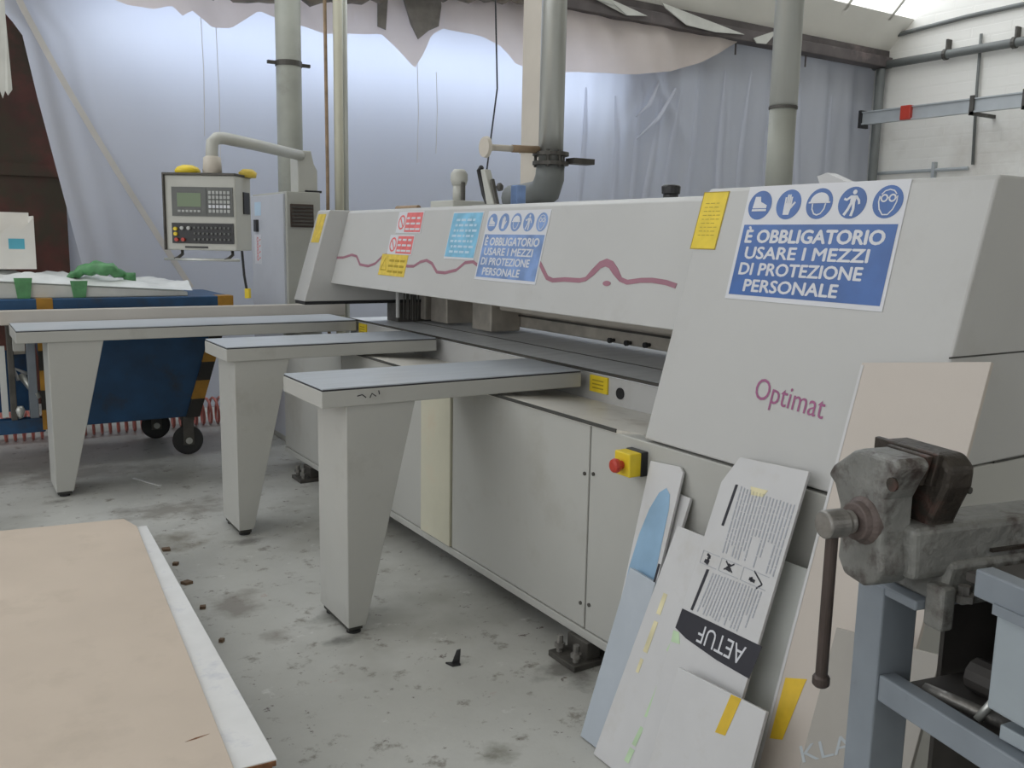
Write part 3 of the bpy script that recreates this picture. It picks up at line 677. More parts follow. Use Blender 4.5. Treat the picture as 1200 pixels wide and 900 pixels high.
def safety_sign(y, z, w_, off, blue, label, skew):
    s = w_ / 0.545
    F = FH(y, z, off); F.v = (F.v + F.u * skew).normalized()
    bm = B(); flat(bm, F, rect(0, .545 * s, 0, .348 * s), 0.0005, 0.0015); sg = obj('safety_sign', bm, 'sign_white', saw, label=label)
    bm = B(); flat(bm, F, rect(.012 * s, .535 * s, .014 * s, .229 * s), 0.0022, .0006); obj('blue_field', bm, blue, sg)
    bm = B()
    for ln, u0, u1, v in (('\u00c8 OBBLIGATORIO', .030, .505, .174), ('USARE I MEZZI', .042, .470, .125), ('DI PROTEZIONE', .034, .462, .076), ('PERSONALE', .066, .398, .026)):
        text(bm, F, ln, u0 * s, u1 * s, v * s, (v + .036 + (.0125 if ln[0] == '\u00c8' else 0)) * s, 0.0030, 0.05)
    obj('lettering', bm, 'sign_white', sg)
    for i in range(5):
        cu, cv, r = (.056 + i * .1085) * s, .289 * s, .0445 * s
        bm = B(); flat(bm, F, disc(cu, cv, r, 32), 0.0022, .0006); obj('symbol_disc', bm, blue, sg)
        bm = B(); pict(i, F, cu, cv, r, 0.0030, bm); obj('pictogram', bm, 'sign_white', sg)
safety_sign(1.982, 1.336, 0.545, 0.0, 'sign_blue', 'large deep blue and white safety sign', -0.035)
safety_sign(3.590, 1.318, 0.500, OFF, 'sign_blue_faded', 'smaller faded blue and white safety sign', -0.06)
# faded cyan sign
F = FH(3.930, 1.402, OFF); F.v = (F.v + F.u * -0.06).normalized()
bm = B(); flat(bm, F, rect(0, .292, 0, .232), .0005, .0015); sg = obj('cyan_sign', bm, 'sign_white', saw, label='faded cyan notice')
bm = B(); flat(bm, F, rect(.006, .286, .010, .226), .0022, .0006); obj('cyan_field', bm, 'sign_cyan', sg)
bm = B(); rnd = random.Random(5)
for i in range(7):
    v = .03 + i * .026; u = .03 + rnd.uniform(0, .02)
    while u < .24:
        l = rnd.uniform(.015, .045); flat(bm, F, rect(u, min(u + l, .262), v, v + .011), .003, .0005); u += l + .012
obj('faded_print', bm, 'sign_pale', sg)
# red prohibition signs and yellow warning sign
for (y, z0, h) in ((4.550, 1.522, .118), (4.590, 1.408, .108)):
    F = FH(y, z0, OFF); F.v = (F.v + F.u * -0.12).normalized()
    bm = B(); flat(bm, F, rect(0, .30, 0, h), .0005, .0015); sg = obj('red_sign', bm, 'sign_white', saw, label='white and red prohibition sign')
    bm = B(); ringstroke(bm, F, .055, h / 2, .036, .010, .0022, .0005, 18); stroke(bm, F, [(.033, h / 2 + .025), (.077, h / 2 - .025)], .009, .0022, .0005); obj('ban_symbol', bm, 'red_sign', sg)
    bm = B(); flat(bm, F, rect(.105, .292, .006, h - .006), .0022, .0006); obj('red_field', bm, 'red_sign', sg)
    bm = B()
    for i in range(3):
        for a, b_ in ((.115, .16), (.168, .225), (.233, .283)): flat(bm, F, rect(a, b_ - .006 * i, .016 + i * .030, .027 + i * .030), .003, .0005)
    obj('faded_print', bm, 'sign_white', sg)
F = FH(4.640, 1.294, OFF); F.v = (F.v + F.u * -0.06).normalized()
bm = B(); flat(bm, F, rect(0, .325, 0, .118), .0005, .0015); sg = obj('yellow_sign', bm, 'yellow_faded', saw, label='yellow warning sign')
bm = B()
stroke(bm, F, [(.02, .03), (.055, .095), (.09, .03), (.02, .03)], .008, .0022, .0005)
for i in range(3):
    for a, b_ in ((.11, .17), (.18, .235), (.245, .30)): flat(bm, F, rect(a, b_, .018 + i * .030, .030 + i * .030), .0022, .0005)
obj('faded_print', bm, 'yellow_dk', sg)
# emergency stop
bm = box(B(), 1.862, 1.889, 2.150, 2.232, 0.757, 0.838); es = obj('stop_box_base', bm, 'black', saw, bev=.003)
es2 = obj('stop_box', box(B(), 1.815, 1.863, 2.152, 2.230, 0.759, 0.836), 'yellow', saw, label='yellow emergency stop box', bev=.004)
bm = B(); lathe(bm, (1.815, 2.191, .795), (-1, 0, 0), [(0, .014), (.016, .014), (.016, .021), (.026, .024), (.036, .021), (.039, .012)], 20); obj('stop_button', bm, 'red', es2, label='red mushroom button', bev=.001)

# fittings on top of the saw (parts of it)
dm = obj('drive_motor', box(B(), 2.34, 2.58, 4.30, 4.56, 1.655, 1.70), 'panel_grey', saw, bev=.006)
bm = B(); cyl(bm, (2.45, 4.43, 1.70), (2.45, 4.43, 1.79), .035, 14); lathe(bm, (2.45, 4.43, 1.785), (0, 0, 1), [(0, .038), (.03, .048), (.06, .047), (.085, .03)], 16); obj('motor_cap', bm, 'panel_grey', dm, smooth=True)
for s in (-1, 1): bm = B(); cyl(bm, (2.45, 4.43 + s * .045, 1.70), (2.45, 4.43 + s * .045, 1.80), .012, 8); obj('motor_rod', bm, 'dark_steel', dm)
tc_ = obj('toggle_clamp', box(B(), 2.40, 2.50, 3.97, 4.20, 1.655, 1.675), 'galv', saw)
bm = B(); tube(bm, [(2.45, 4.19, 1.868), (2.45, 4.215, 1.855), (2.45, 4.16, 1.73), (2.45, 4.13, 1.69), (2.45, 4.08, 1.69)], .014, 8); obj('clamp_handle', bm, 'black', tc_, smooth=True)
bm = B(); hexa(bm, [(2.43, 4.10, 1.67), (2.47, 4.10, 1.67), (2.47, 4.03, 1.67), (2.43, 4.03, 1.67), (2.43, 4.17, 1.855), (2.47, 4.17, 1.855), (2.47, 4.13, 1.855), (2.43, 4.13, 1.855)]); obj('clamp_arm', bm, 'panel_grey', tc_, bev=.005)
bm = B(); tube(bm, [(2.45, 4.02, 1.66), (2.45, 4.08, 1.80)], .012, 8); lathe(bm, (2.45, 4.0, 1.745), (0, .3, 1), [(0, .015), (.02, .02), (.035, .01)], 10); obj('clamp_screw', bm, 'dark_steel', tc_)
obj('blue_valve', box(B(), 2.58, 2.64, 4.05, 4.11, 1.655, 1.78), 'sign_blue_faded', saw, bev=.006)
bm = B(); cyl(bm, (2.5, 2.78, 1.655), (2.5, 2.78, 1.69), .03, 14); lathe(bm, (2.5, 2.78, 1.69), (0, 0, 1), [(0, .036), (.03, .038), (.036, .03)], 16); obj('black_cap', bm, 'black', saw, bev=.003)
bm = B(); cyl(bm, (2.3, 4.62, 1.665), (2.3, 4.9, 1.665), .014, 8); obj('air_fitting', bm, 'rust', saw)

# ---------------------------------------------------------------- ducts rising from the saw
t = thing('extraction_duct', 'shiny galvanised round extraction duct with flange and elbow on the saw', 'duct', (2.9, 4.21, 1.655))
bm = B(); tube(bm, [(2.9, 4.21, 1.92), (2.9, 4.21, 3.2), (2.9, 4.21, 5.15)], .068, 20, True); obj('round_pipe', bm, 'galv', t, smooth=True)
for z in (1.905, 1.955): bm = B(); cyl(bm, (2.9, 4.21, z), (2.9, 4.21, z + .02), .10, 20); obj('flange', bm, 'dark_steel', t)
bm = B(); box(bm, 2.98, 3.12, 4.10, 4.18, 1.915, 1.945); obj('flange_lever', bm, 'dark_steel', t)
bm = B(); tube(bm, [(2.9, 4.21, 1.91), (2.9, 4.215, 1.84), (2.9, 4.25, 1.775), (2.9, 4.33, 1.745), (2.9, 4.50, 1.74), (2.9, 4.60, 1.74)], [.078, .082, .085, .085, .078, .075], 16); obj('elbow', bm, 'pipe_grey', t, smooth=True)
bm = box(B(), 2.78, 3.02, 4.22, 4.62, 1.655, 1.675); obj('elbow_foot', bm, 'dark_steel', t)
for dx, dy in ((.085, 0), (-.06, .06), (0, -.085), (-.06, -.06)): obj('flange_bolt', cyl(B(), (2.9 + dx, 4.21 + dy, 1.895), (2.9 + dx, 4.21 + dy, 1.985), .009, 6), 'dark_steel', t)
t = thing('beige_cable_duct', 'flat beige cable duct rising just left of the shiny round duct', 'duct', (3.14, 4.71, 1.655))
obj('duct_box', box(B(), 3.08, 3.20, 4.60, 4.80, 1.655, 4.95), 'beige', t, bev=.008)
obj('duct_joint', box(B(), 3.074, 3.206, 4.594, 4.806, 2.02, 2.06), 'beige', t)
t = thing('flanged_pipe', 'brown stub pipe with round end flange sticking out level above the saw', 'pipe', (2.65, 4.214, 1.655))
bm = B(); lathe(bm, (2.476, 4.214, 1.976), (1, 0, 0), [(0, .052), (.018, .056), (.024, .03), (.05, .018), (.06, .017)], 24); obj('end_flange', bm, 'beige', t)
bm = B(); tube(bm, [(2.53, 4.214, 1.976), (2.66, 4.214, 1.979)], .017, 12); obj('pale_pipe', bm, 'beige', t, smooth=True)
bm = B(); tube(bm, [(2.65, 4.214, 1.979), (2.82, 4.214, 1.984)], .02, 12); obj('brown_pipe', bm, 'rust', t, smooth=True)
t = thing('vent_pipe', 'upright galvanised pipe rising behind the large blue sign', 'pipe', (2.7, 2.41, 1.672))
bm = B(); tube(bm, [(2.7, 2.41, 1.66), (2.7, 2.41, 2.0)], .049, 18); obj('lower_pipe', bm, 'column', t, smooth=True)
bm = B(); tube(bm, [(2.7, 2.41, 2.0), (2.7, 2.41, 4.28)], .051, 18); obj('upper_pipe', bm, 'galv', t, smooth=True)
bm = B(); cyl(bm, (2.7, 2.41, 1.995), (2.7, 2.41, 2.005), .0525, 18); obj('pipe_joint', bm, 'dark_steel', t)
bm = B(); tube(bm, [(2.95, 4.86, 5.0), (2.93, 4.88, 3.0), (2.95, 4.87, 2.4), (2.90, 4.90, 1.9), (2.95, 4.95, 1.66)], .005, 6)
single('hanging_cable', bm, 'black', 'thin dark cable hanging beside the beige cable duct', 'cable')
t = single('white_cover_strip', prism(B(), [(2.60, 1.93, 1.672), (2.60, 2.12, 1.672), (2.60, 2.15, 1.735), (2.60, 2.11, 1.745)], (0.05, 0, 0)), 'off_white', 'white wedge shaped strip lying on the saw behind the large blue sign', 'strip')

# ================================================================== SUPPORT TABLES
def support_table(label, x0, x1, y0, y1, lx, lw, lxt, lxb, extra=None):
    t = thing('support_table', label, 'table', ((x0 + x1) / 2, (y0 + y1) / 2, 0), group='support tables in front of the saw')
    obj('table_frame', box(B(), x0, x1, y0, y1, 0.888, 0.950), 'leg', t, bev=.004)
    obj('seam', box(B(), x0 + .003, x1 - .003, y0 + .003, y1 - .003, 0.949, 0.9555), 'seam', t)
    obj('table_top', box(B(), x0 + .004, x1 - .004, y0 + .004, y1 - .004, 0.9550, 0.960), 'laminate', t)
    bm = B(); hexa(bm, [(lx, y0 + .012, .03), (lxb, y0 + .012, .03), (lxb, y0 + lw, .03), (lx, y0 + lw, .03), (lx, y0 + .012, .889), (lxt, y0 + .012, .889), (lxt, y0 + lw, .889), (lx, y0 + lw, .889)])
    obj('leg', bm, 'leg', t, bev=.004)
    bm = B()
    box(bm, lx + .008, lxb - .008, y0 + .03, y0 + lw - .02, .012, .031); obj('leg_plinth', bm, 'gap', t)
    for yy in (y0 + .05, y0 + lw - .05):
        bm = B(); lathe(bm, ((lx + lxb) / 2, yy, 0), (0, 0, 1), [(0, .028), (.010, .028), (.012, .010), (.02, .010)], 14); obj('foot', bm, 'rubber', t)
    return t
support_table('white support table nearest the camera, with blue grey top', 1.135, 2.285, 3.048, 3.475, 1.232, .31, 1.512, 1.305)
support_table('middle of the three white support tables, between nearest and rear', 1.160, 2.300, 4.395, 4.810, 1.200, .31, 1.475, 1.275)
t = support_table('longest white support table, the rear one beside the blue trolley', 0.345, 2.318, 5.565, 6.06, 0.498, .31, 0.786, 0.588)
obj('side_fence', box(B(), 0.30, 2.44, 6.06, 6.13, 0.945, 1.030), 'fence', t, label='raised beige fence along the back edge', bev=.006)
obj('fence_bracket', box(B(), 0.36, 0.42, 6.07, 6.12, 0.79, 0.945), 'leg', t)

F = Frame((1.27, 3.0478, .895), (1, 0, 0), (0, 0, 1)); nt_ = [o for o in COL.objects if o.name == 'support_table'][0]
for pts_ in ([(.00, .030), (.02, .034), (.035, .022)], [(.05, .02), (.058, .036), (.075, .024)], [(.085, .045), (.088, .03)]):
    bm = B(); stroke(bm, F, pts_, .004, 0.0, .0006); obj('ink_scribble', bm, 'seam', nt_)

# ================================================================== CONTROL CABINET AND PENDANT
t = thing('control_cabinet', 'tall pale control cabinet with dark vent behind the rear support table', 'cabinet', (2.21, 6.65, 0))
obj('cabinet_body', box(B(), 2.095, 2.340, 6.255, 7.05, 0.0, 1.80), 'cab_beige', t, bev=.005)
dr = obj('cabinet_door', box(B(), 2.080, 2.096, 6.29, 7.04, 0.05, 1.785), 'cab_blue', t, label='pale blue door', bev=.003)
obj('door_handle', box(B(), 2.060, 2.081, 6.86, 6.93, 1.52, 1.61), 'black', dr, bev=.004)
obj('blue_sticker', box(B(), 2.0785, 2.0805, 6.80, 6.95, 1.64, 1.74), 'sign_pale', dr)
bm = box(B(), 2.0785, 2.0805, 6.80, 6.97, 1.28, 1.50); st_ = obj('warning_sticker', bm, 'sign_white', dr)
F = Frame((2.0785, 6.95, 1.30), (0, -1, 0), (0, 0, 1)); bm = B()
for i in range(4): ringstroke(bm, F, .06, .025 + i * .045, .018, .008, .0003, .0006, 12); stroke(bm, F, [(.10, .02 + i * .045), (.13, .03 + i * .045)], .008, .0003, .0006)
obj('warning_print', bm, 'red_sign', t)
obj('vent_frame', box(B(), 2.120, 2.285, 6.243, 6.256, 1.555, 1.715), 'vent', t)
for i in range(6): obj('vent_slat', box(B(), 2.128, 2.277, 6.237, 6.245, 1.568 + i * .024, 1.580 + i * .024), 'dark_steel', t)
bm = B(); pr = [(2.205, 1.80), (2.350, 1.80), (2.350, 1.955), (2.325, 2.00), (2.305, 2.09), (2.205, 2.09)]
prism(bm, [(x, 6.33, z) for x, z in pr], (0, .16, 0)); obj('arm_column', bm, 'panel_grey', t, bev=.006)
obj('column_foot', box(B(), 2.255, 2.372, 6.31, 6.50, 1.80, 1.815), 'black', t)

t = thing('control_pendant', 'grey control pendant with small screen and keys hanging from a swing arm', 'control panel', (1.43, 5.68, 1.0), -math.radians(36))
# local frame: u = right along the front, front face at v = -0.10
bm = box(B(), -.235, .195, -.10, .16, .40, .84); hb = obj('pendant_case', bm, 'panel_grey', t, local=True, bev=.008)
obj('case_hood', box(B(), -.240, .200, -.115, .165, .838, .852), 'dark_steel', t, local=True, bev=.003)
obj('case_side_rim', box(B(), -.243, -.232, -.115, .165, .40, .852), 'dark_steel', t, local=True, bev=.003)
kp = obj('keyboard_panel', box(B(), -.190, .180, -.106, -.098, .600, .770), 'panel_dark', t, local=True)
obj('screen_bezel', box(B(), -.175, .02, -.109, -.104, .615, .760), 'panel_dark', t, local=True)
obj('screen', box(B(), -.155, -.012, -.111, -.107, .655, .735), 'lcd', t, local=True, label='small pale green screen')
kb = obj('softkey_row', box(B(), -.155, -.012, -.1095, -.108, .622, .640), 'panel_dark', t, local=True)
for r_ in range(5):
    for c_ in range(6): obj('key', box(B(), .035 + c_ * .0225, .051 + c_ * .0225, -.112, -.105, .622 + r_ * .027, .640 + r_ * .027), 'sign_white' if r_ == 1 else 'key', kp, local=True)
for c_ in range(6): obj('key', box(B(), -.152 + c_ * .024, -.136 + c_ * .024, -.113, -.108, .624, .636), 'key', kp, local=True)
bp_ = obj('button_panel', box(B(), -.195, .180, -.106, -.098, .440, .560), 'black', t, local=True)
for (u, v_, c_) in ((-.17, .525, 'yellow'), (-.17, .495, 'yellow'), (-.165, .462, 'red'), (-.125, .462, 'red'), (-.09, .53, 'key'), (-.13, .53, 'key')):
    bm = B(); cyl(bm, (u, -.105, v_), (u, -.122, v_), .011, 12); obj('push_button', bm, c_, bp_, local=True)
for r_ in range(3):
    for c_ in range(9): obj('switch', cyl(B(), (-.055 + c_ * .026, -.105, .465 + r_ * .034), (-.055 + c_ * .026, -.115, .465 + r_ * .034), .007, 8), 'panel_dark', bp_, local=True)
obj('name_strip', box(B(), -.12, .02, -.103, -.098, .413, .424), 'black', t, local=True)
obj('side_socket', box(B(), .192, .202, .02, .12, .62, .75), 'black', t, local=True)
for u in (-.17, .14):
    bm = B(); tube(bm, [(u, -.03, .40), (u + .01, -.05, .375), (u, -.09, .355), (u - .02, -.10, .345)], .009, 8); obj('handle_bracket', bm, 'dark_steel', t, local=True, smooth=True)
bm = B(); tube(bm, [(-.25, -.10, .345), (.21, -.10, .345)], .008, 8); obj('hand_rail', bm, 'galv', t, local=True, smooth=True)
bm = B(); tube(bm, [(.17, .05, .40), (.18, .05, .25), (.19, .06, .16)], .008, 8); obj('cable_stub', bm, 'black', t, local=True)
obj('yellow_plug', box(B(), .18, .21, .045, .08, .11, .17), 'yellow', t, local=True, bev=.004)
bm = B(); lathe(bm, (-.14, .02, .852), (0, 0, 1), [(0, .07), (.02, .075), (.04, .06), (.052, .03)], 16); obj('yellow_cap', bm, 'yellow', t, local=True, smooth=True)
bm = B(); lathe(bm, (.20, .10, .84), (0, 0, 1), [(0, .05), (.03, .055), (.05, .03)], 14); obj('tan_cap', bm, 'yellow_faded', t, local=True, smooth=True)
obj('small_knob', box(B(), -.02, .015, -.05, -.02, .85, .88), 'black', t, local=True, bev=.004)
# arm in world space -> local through the inverse rotation
def to_local(p):
    d = Vector(p) - Vector((1.43, 5.68, 1.0)); a = math.radians(36)
    return (d.x * math.cos(a) - d.y * math.sin(a), d.x * math.sin(a) + d.y * math.cos(a), d.z)
arm = [(1.43, 5.60, 1.852), (1.43, 5.60, 1.98), (1.435, 5.602, 2.03), (1.465, 5.615, 2.058), (1.52, 5.66, 2.066), (1.80, 5.92, 2.063), (2.23, 6.345, 2.055)]
bm = B(); tube(bm, [to_local(p) for p in arm], .036, 14); obj('swing_arm', bm, 'panel_grey', t, local=True, smooth=True)
bm = B(); lathe(bm, to_local((1.43, 5.60, 1.852)), (0, 0, 1), [(0, .055), (.09, .05), (.10, .036)], 16); obj('arm_collar', bm, 'beige', t, local=True, smooth=True)

# columns and pipes behind the cabinet
t = thing('steel_column', 'thick grey green round column rising behind the control cabinet', 'column', (2.45, 7.20, 0))
bm = B(); tube(bm, [(2.45, 7.20, 0), (2.45, 7.20, 4.62)], .098, 24); obj('shaft', bm, 'column', t, smooth=True)
bm = B(); cyl(bm, (2.45, 7.20, 2.80), (2.45, 7.20, 2.84), .104, 24); box(bm, 2.28, 2.62, 7.18, 7.21, 2.808, 2.832); obj('clamp_band', bm, 'dark_steel', t)
bm = B(); tube(bm, [(2.70, 6.80, 0), (2.70, 6.80, 4.95)], .036, 14); single('cream_riser', bm, 'cream', 'cream upright pipe to the right of the thick column', 'pipe', smooth=True)
bm = B(); tube(bm, [(2.77, 6.84, 0), (2.77, 6.84, 4.95)], .022, 12); single('grey_riser', bm, 'galv', 'grey upright pipe touching the right side of the cream pipe', 'pipe', smooth=True)
bm = B(); tube(bm, [(2.60, 6.80, 0), (2.605, 6.80, 2.0), (2.60, 6.80, 3.2), (2.60, 6.80, 4.95)], .014, 8); single('riser_cable', bm, 'rust', 'thin brown upright cable left of the cream pipe', 'cable', smooth=True)

# ================================================================== BLUE TROLLEY AND ITS LOAD
t = thing('blue_trolley', 'dark blue tipping trolley with hazard striped corners on black castors', 'trolley', (0.9, 6.75, 0))
Y0, Y1 = 6.25, 6.95
bm = B(); hexa(bm, [(0.62, Y0 + .02, .27), (1.44, Y0 + .02, .27), (1.44, Y1, .27), (0.62, Y1, .27), (0.50, Y0, 1.02), (1.68, Y0, 1.02), (1.68, Y1 + .05, 1.02), (0.50, Y1 + .05, 1.02)])
obj('hopper', bm, 'blue_trolley', t, bev=.008)
obj('rim', box(B(), -.45, 1.70, Y0 - .015, Y1 + .07, 1.018, 1.085), 'blue_trolley', t, bev=.008)
obj('rim_corner_mark', box(B(), 1.60, 1.703, Y0 - .018, Y0 + .1, 1.017, 1.087), 'hazard_y', t, label='worn yellow corner mark')
obj('rim_corner_mark', box(B(), 0.51, 0.60, Y0 - .018, Y0 + .1, 1.017, 1.087), 'hazard_y', t, label='worn yellow corner mark')
# hazard corner posts: alternating bands
for (xb, xt, w_) in ((1.37, 1.60, .085), (0.505, 0.505, .055)):
    for i in range(6):
        a = i / 6; b_ = (i + 1) / 6; z0 = .27 + .745 * a; z1 = .27 + .745 * b_; xa = xb + (xt - xb) * a; xc = xb + (xt - xb) * b_
        bm = B(); s0 = .03
        hexa(bm, [(xa, Y0 - .012, z0), (xa + w_, Y0 - .012, z0), (xa + w_, Y0 + .02, z0), (xa, Y0 + .02, z0), (xc, Y0 - .012, z1), (xc + w_, Y0 - .012, z1), (xc + w_, Y0 + .02, z1), (xc, Y0 + .02, z1)])
        obj('hazard_band', bm, 'hazard_y' if i % 2 == (1 if xb > 1 else 0) else 'hazard_k', t)
for (x, y) in ((1.39, 6.32), (1.30, 6.93), (-.30, 6.32), (-.30, 6.93)):
    bm = B(); lathe(bm, (x - .006, y - .02, .10), (.3, 1, 0), [(0, .08), (.004, .1), (.036, .1), (.04, .08)], 28); wh = obj('castor', bm, 'rubber', t, bev=.003)
    bm = B(); box(bm, x - .035, x + .035, y - .036, y - .028, .07, .25); box(bm, x - .03, x + .03, y + .034, y + .042, .07, .25); box(bm, x - .04, x + .04, y - .04, y + .04, .24, .275); obj('castor_fork', bm, 'dark_steel', wh)
    obj('hub', cyl(B(), (x, y - .045, .10), (x, y + .045, .10), .022, 12), 'galv', wh)
# open left end of the trolley: frame, lever and junk inside
obj('frame_beam', box(B(), -.45, .52, Y0, Y0 + .08, .255, .345), 'blue_trolley', t, bev=.005)
obj('frame_back', box(B(), -.45, .50, Y0 + .30, Y0 + .33, .345, .74), 'blue_trolley', t)
obj('frame_post', box(B(), .44, .49, Y0 + .005, Y0 + .05, .345, 1.02), 'bench', t, bev=.004)
obj('frame_post', box(B(), .335, .37, Y0 - .02, Y0 + .03, .345, 1.02), 'dark_steel', t, bev=.004)
obj('inner_shelf', box(B(), .37, .44, Y0 + .08, Y0 + .28, .74, .83), 'beige', t)
bm = B(); tube(bm, [(.40, Y0 + .05, .62), (.50, Y0 + .02, .47)], .022, 10); obj('release_lever', bm, 'galv', t, smooth=True)
bm = B(); tube(bm, [(.39, Y0 + .04, .585), (.37, Y0 + .03, .66), (.44, Y0 + .05, .62)], .012, 8); obj('lever_link', bm, 'off_white', t, smooth=True)
bm = B(); lathe(bm, (.385, Y0 - .01, .355), (0, 0, 1), [(0, .012), (.02, .02), (.05, .028), (.075, .018)], 12); obj('hitch_ball', bm, 'galv', t, smooth=True)
obj('pale_board', box(B(), .29, .325, Y0 + .02, Y0 + .05, .36, .80), 'off_pale', t)
# wrapped pack of boards on top
t = thing('wrapped_board_pack', 'long pack of boards in crumpled white plastic lying on the blue trolley', 'pack', (0.6, 6.75, 1.085))
bm = B(); hexa(bm, [(-.5, 6.30, 1.086), (1.42, 6.30, 1.086), (1.42, 6.95, 1.086), (-.5, 6.95, 1.086), (-.5, 6.30, 1.235), (1.42, 6.30, 1.115), (1.42, 6.95, 1.115), (-.5, 6.95, 1.235)]); obj('board_stack', bm, 'wrap_board', t, bev=.006)
bm = B(); GX, GY = 60, 18; g = []; rnd = random.Random(11)
for i in range(GX + 1):
    row = []
    for j in range(GY + 1):
        x = -.5 + 1.95 * i / GX; y = 6.285 + .70 * j / GY
        zb = 1.24 - .12 * (x + .5) / 1.92
        edge = min(j, GY - j) / 3.0; edge = min(1, edge)
        z = zb + .004 + edge * (.018 + .035 * abs(math.sin(x * 7 + y * 5) * math.cos(y * 9 - x * 3)) + rnd.uniform(0, .012))
        row.append(bm.verts.new((x, y, z)))
    g.append(row)
for i in range(GX):
    for j in range(GY): bm.faces.new((g[i][j], g[i + 1][j], g[i + 1][j + 1], g[i][j + 1]))
obj('plastic_wrap', bm, 'wrap', t, smooth=True)
for x in (.45, .76):
    zt = 1.24 - .12 * (x + .5) / 1.92
    bm = B(); hexa(bm, [(x - .035, 6.285, 1.087), (x + .035, 6.285, 1.087), (x + .035, 6.300, 1.087), (x - .035, 6.300, 1.087), (x - .05, 6.285, zt + .03), (x + .05, 6.285, zt + .03), (x + .05, 6.300, zt + .03), (x - .05, 6.300, zt + .03)])
    obj('green_strap', bm, 'green', t)
bm = B(); pts = []
for i in range(14):
    tt = i / 13; pts.append((.72 + .36 * tt, 6.45 + .06 * math.sin(tt * 7), 1.20 + .065 * math.sin(math.pi * tt) + .01 * math.sin(i * 2.3)))
tube(bm, pts, [.012 + .032 * math.sin(math.pi * (i + .5) / 14) for i in range(14)], 8); box(bm, 1.05, 1.12, 6.42, 6.47, 1.17, 1.235)
obj('green_film', bm, 'green', t, smooth=True)
# carton
t = thing('open_carton', 'white open carton with cyan label standing on the wrapped pack', 'carton', (.45, 6.75, 1.25))
bm = B()
x0, x1, y0, y1, zb = .15, .555, 6.60, 6.95, 1.265
zz = [(x0, 1.50), (x0 + .08, 1.47), (x0 + .16, 1.50), (x0 + .215, 1.475), (x0 + .285, 1.535), (x0 + .325, 1.495), (x0 + .375, 1.545), (x1, 1.585)]
prism(bm, [(x0, y0, zb)] + [(a, y0, b_) for a, b_ in zz] + [(x1, y0, zb)], (0, .006, 0))
obj('front_side', bm, 'carton', t)
obj('end_side', box(B(), x1 - .006, x1, y0 + .006, y1, zb, 1.59), 'carton', t)
obj('end_side', box(B(), x0, x0 + .006, y0 + .006, y1, zb, 1.55), 'carton', t)
obj('back_side', box(B(), x0, x1, y1 - .006, y1, zb, 1.615), 'carton', t)
obj('carton_bottom', box(B(), x0, x1, y0, y1, zb - .012, zb), 'carton', t)
obj('label_patch', box(B(), .405, .495, y0 - .002, y0, 1.38, 1.445), 'cyan_label', t, label='cyan square label')

# coiled hose
bm = B(); pts = []; n = 36 * 14
for i in range(n + 1):
    tt = i / n; a = tt * 36 * 2 * math.pi
    x = .08 + 2.05 * tt
    pts.append((x, 7.28 - .04 * math.sin(math.pi * tt) + .10 * math.cos(a), .112 + .10 * math.sin(a)))
tube(bm, pts, .0105, 6); obj('coiled_air_hose', bm, 'hose', label='red coiled air hose lying on the floor behind the blue trolley', cat='hose', smooth=True)

# ================================================================== BOARD STACK IN THE LEFT FOREGROUND
t = thing('board_stack', 'low stack of white boards topped by a beige sheet in the left foreground', 'boards', (0.1, 3.1, 0))
def slab(pts, z0, z1): return prism(B(), [(x, y, z0) for x, y in pts], (0, 0, z1 - z0))
FRp = (0.645, 2.082); FLp = (0.728, 4.187)
d = Vector((FRp[0] - FLp[0], FRp[1] - FLp[1])).normalized()
far = [(0.735, 4.187), (0.665, 4.31), (-1.2, 4.56)]
# white boards (two, cores showing at the near end)
wb = [(FLp[0], FLp[1]), (FRp[0], FRp[1]), (-1.20, 2.22), (-1.12, 4.45)]
obj('white_board', slab(wb, .178, .197), 'white_board', t, bev=.002)
obj('white_board', slab([(x - .004, y + .002) for x, y in wb], .150, .170), 'white_board', t, bev=.002)
obj('board_core', slab([(FRp[0] - .004, FRp[1] - .003), (FRp[0] - .002, FRp[1] + .02), (-1.1, 2.25), (-1.1, 2.205)], .181, .194), 'core', t)
obj('board_core', slab([(FRp[0] - .008, FRp[1] - .003), (FRp[0] - .006, FRp[1] + .02), (-1.1, 2.25), (-1.1, 2.205)], .153, .167), 'core', t)
obj('interleaf', slab([(x * .99 - .006, y + .004) for x, y in wb], .170, .178), 'core', t)
obj('beige_sheet', slab([(0.684, 4.17), (0.652, 4.31), (-1.15, 4.58), (-1.2, 1.9), (0.528, 1.95)], .198, .206), 'chipboard', t, bev=.0015)
bm = B(); prism(bm, [(0.525, 2.27, .2062), (0.49, 2.262, .2062), (0.462, 2.262, .2062), (0.49, 2.269, .2062)], (0, 0, .0006)); obj('crack', bm, 'core', t)
for (y, nme) in ((2.35, 0), (3.2, 0), (4.0, 0)):
    obj('pallet_bearer', box(B(), -1.05, .56, y - .05, y + .05, .085, .150), 'pallet', t, bev=.004)
for x in (-.95, -.25, .45):
    obj('pallet_runner', box(B(), x - .05, x + .05, 2.25, 4.1, .0, .085), 'pallet', t, bev=.004)
rnd = random.Random(4)
for (x, y, s, wh) in ((0.845, 4.38, 0.022, 'farthest from the camera'), (0.84, 4.159, 0.016, 'second farthest from the camera'), (0.831, 3.901, 0.02, 'third farthest from the camera'), (0.825, 3.598, 0.015, 'second nearest to the camera'), (0.809, 3.252, 0.012, 'nearest to the camera')):
    bm = B(); a = rnd.uniform(0, 3)
    prism(bm, [(x + s * math.cos(a + k * 1.5) * (1 + .4 * (k % 2)), y + s * math.sin(a + k * 1.5), .0) for k in range(4)], (0, 0, .012))
    obj('wood_chip', bm, 'pallet', None, 'brown wood chip on the floor beside the beige stack, ' + wh, 'wood chip', 'wood chips on the floor')
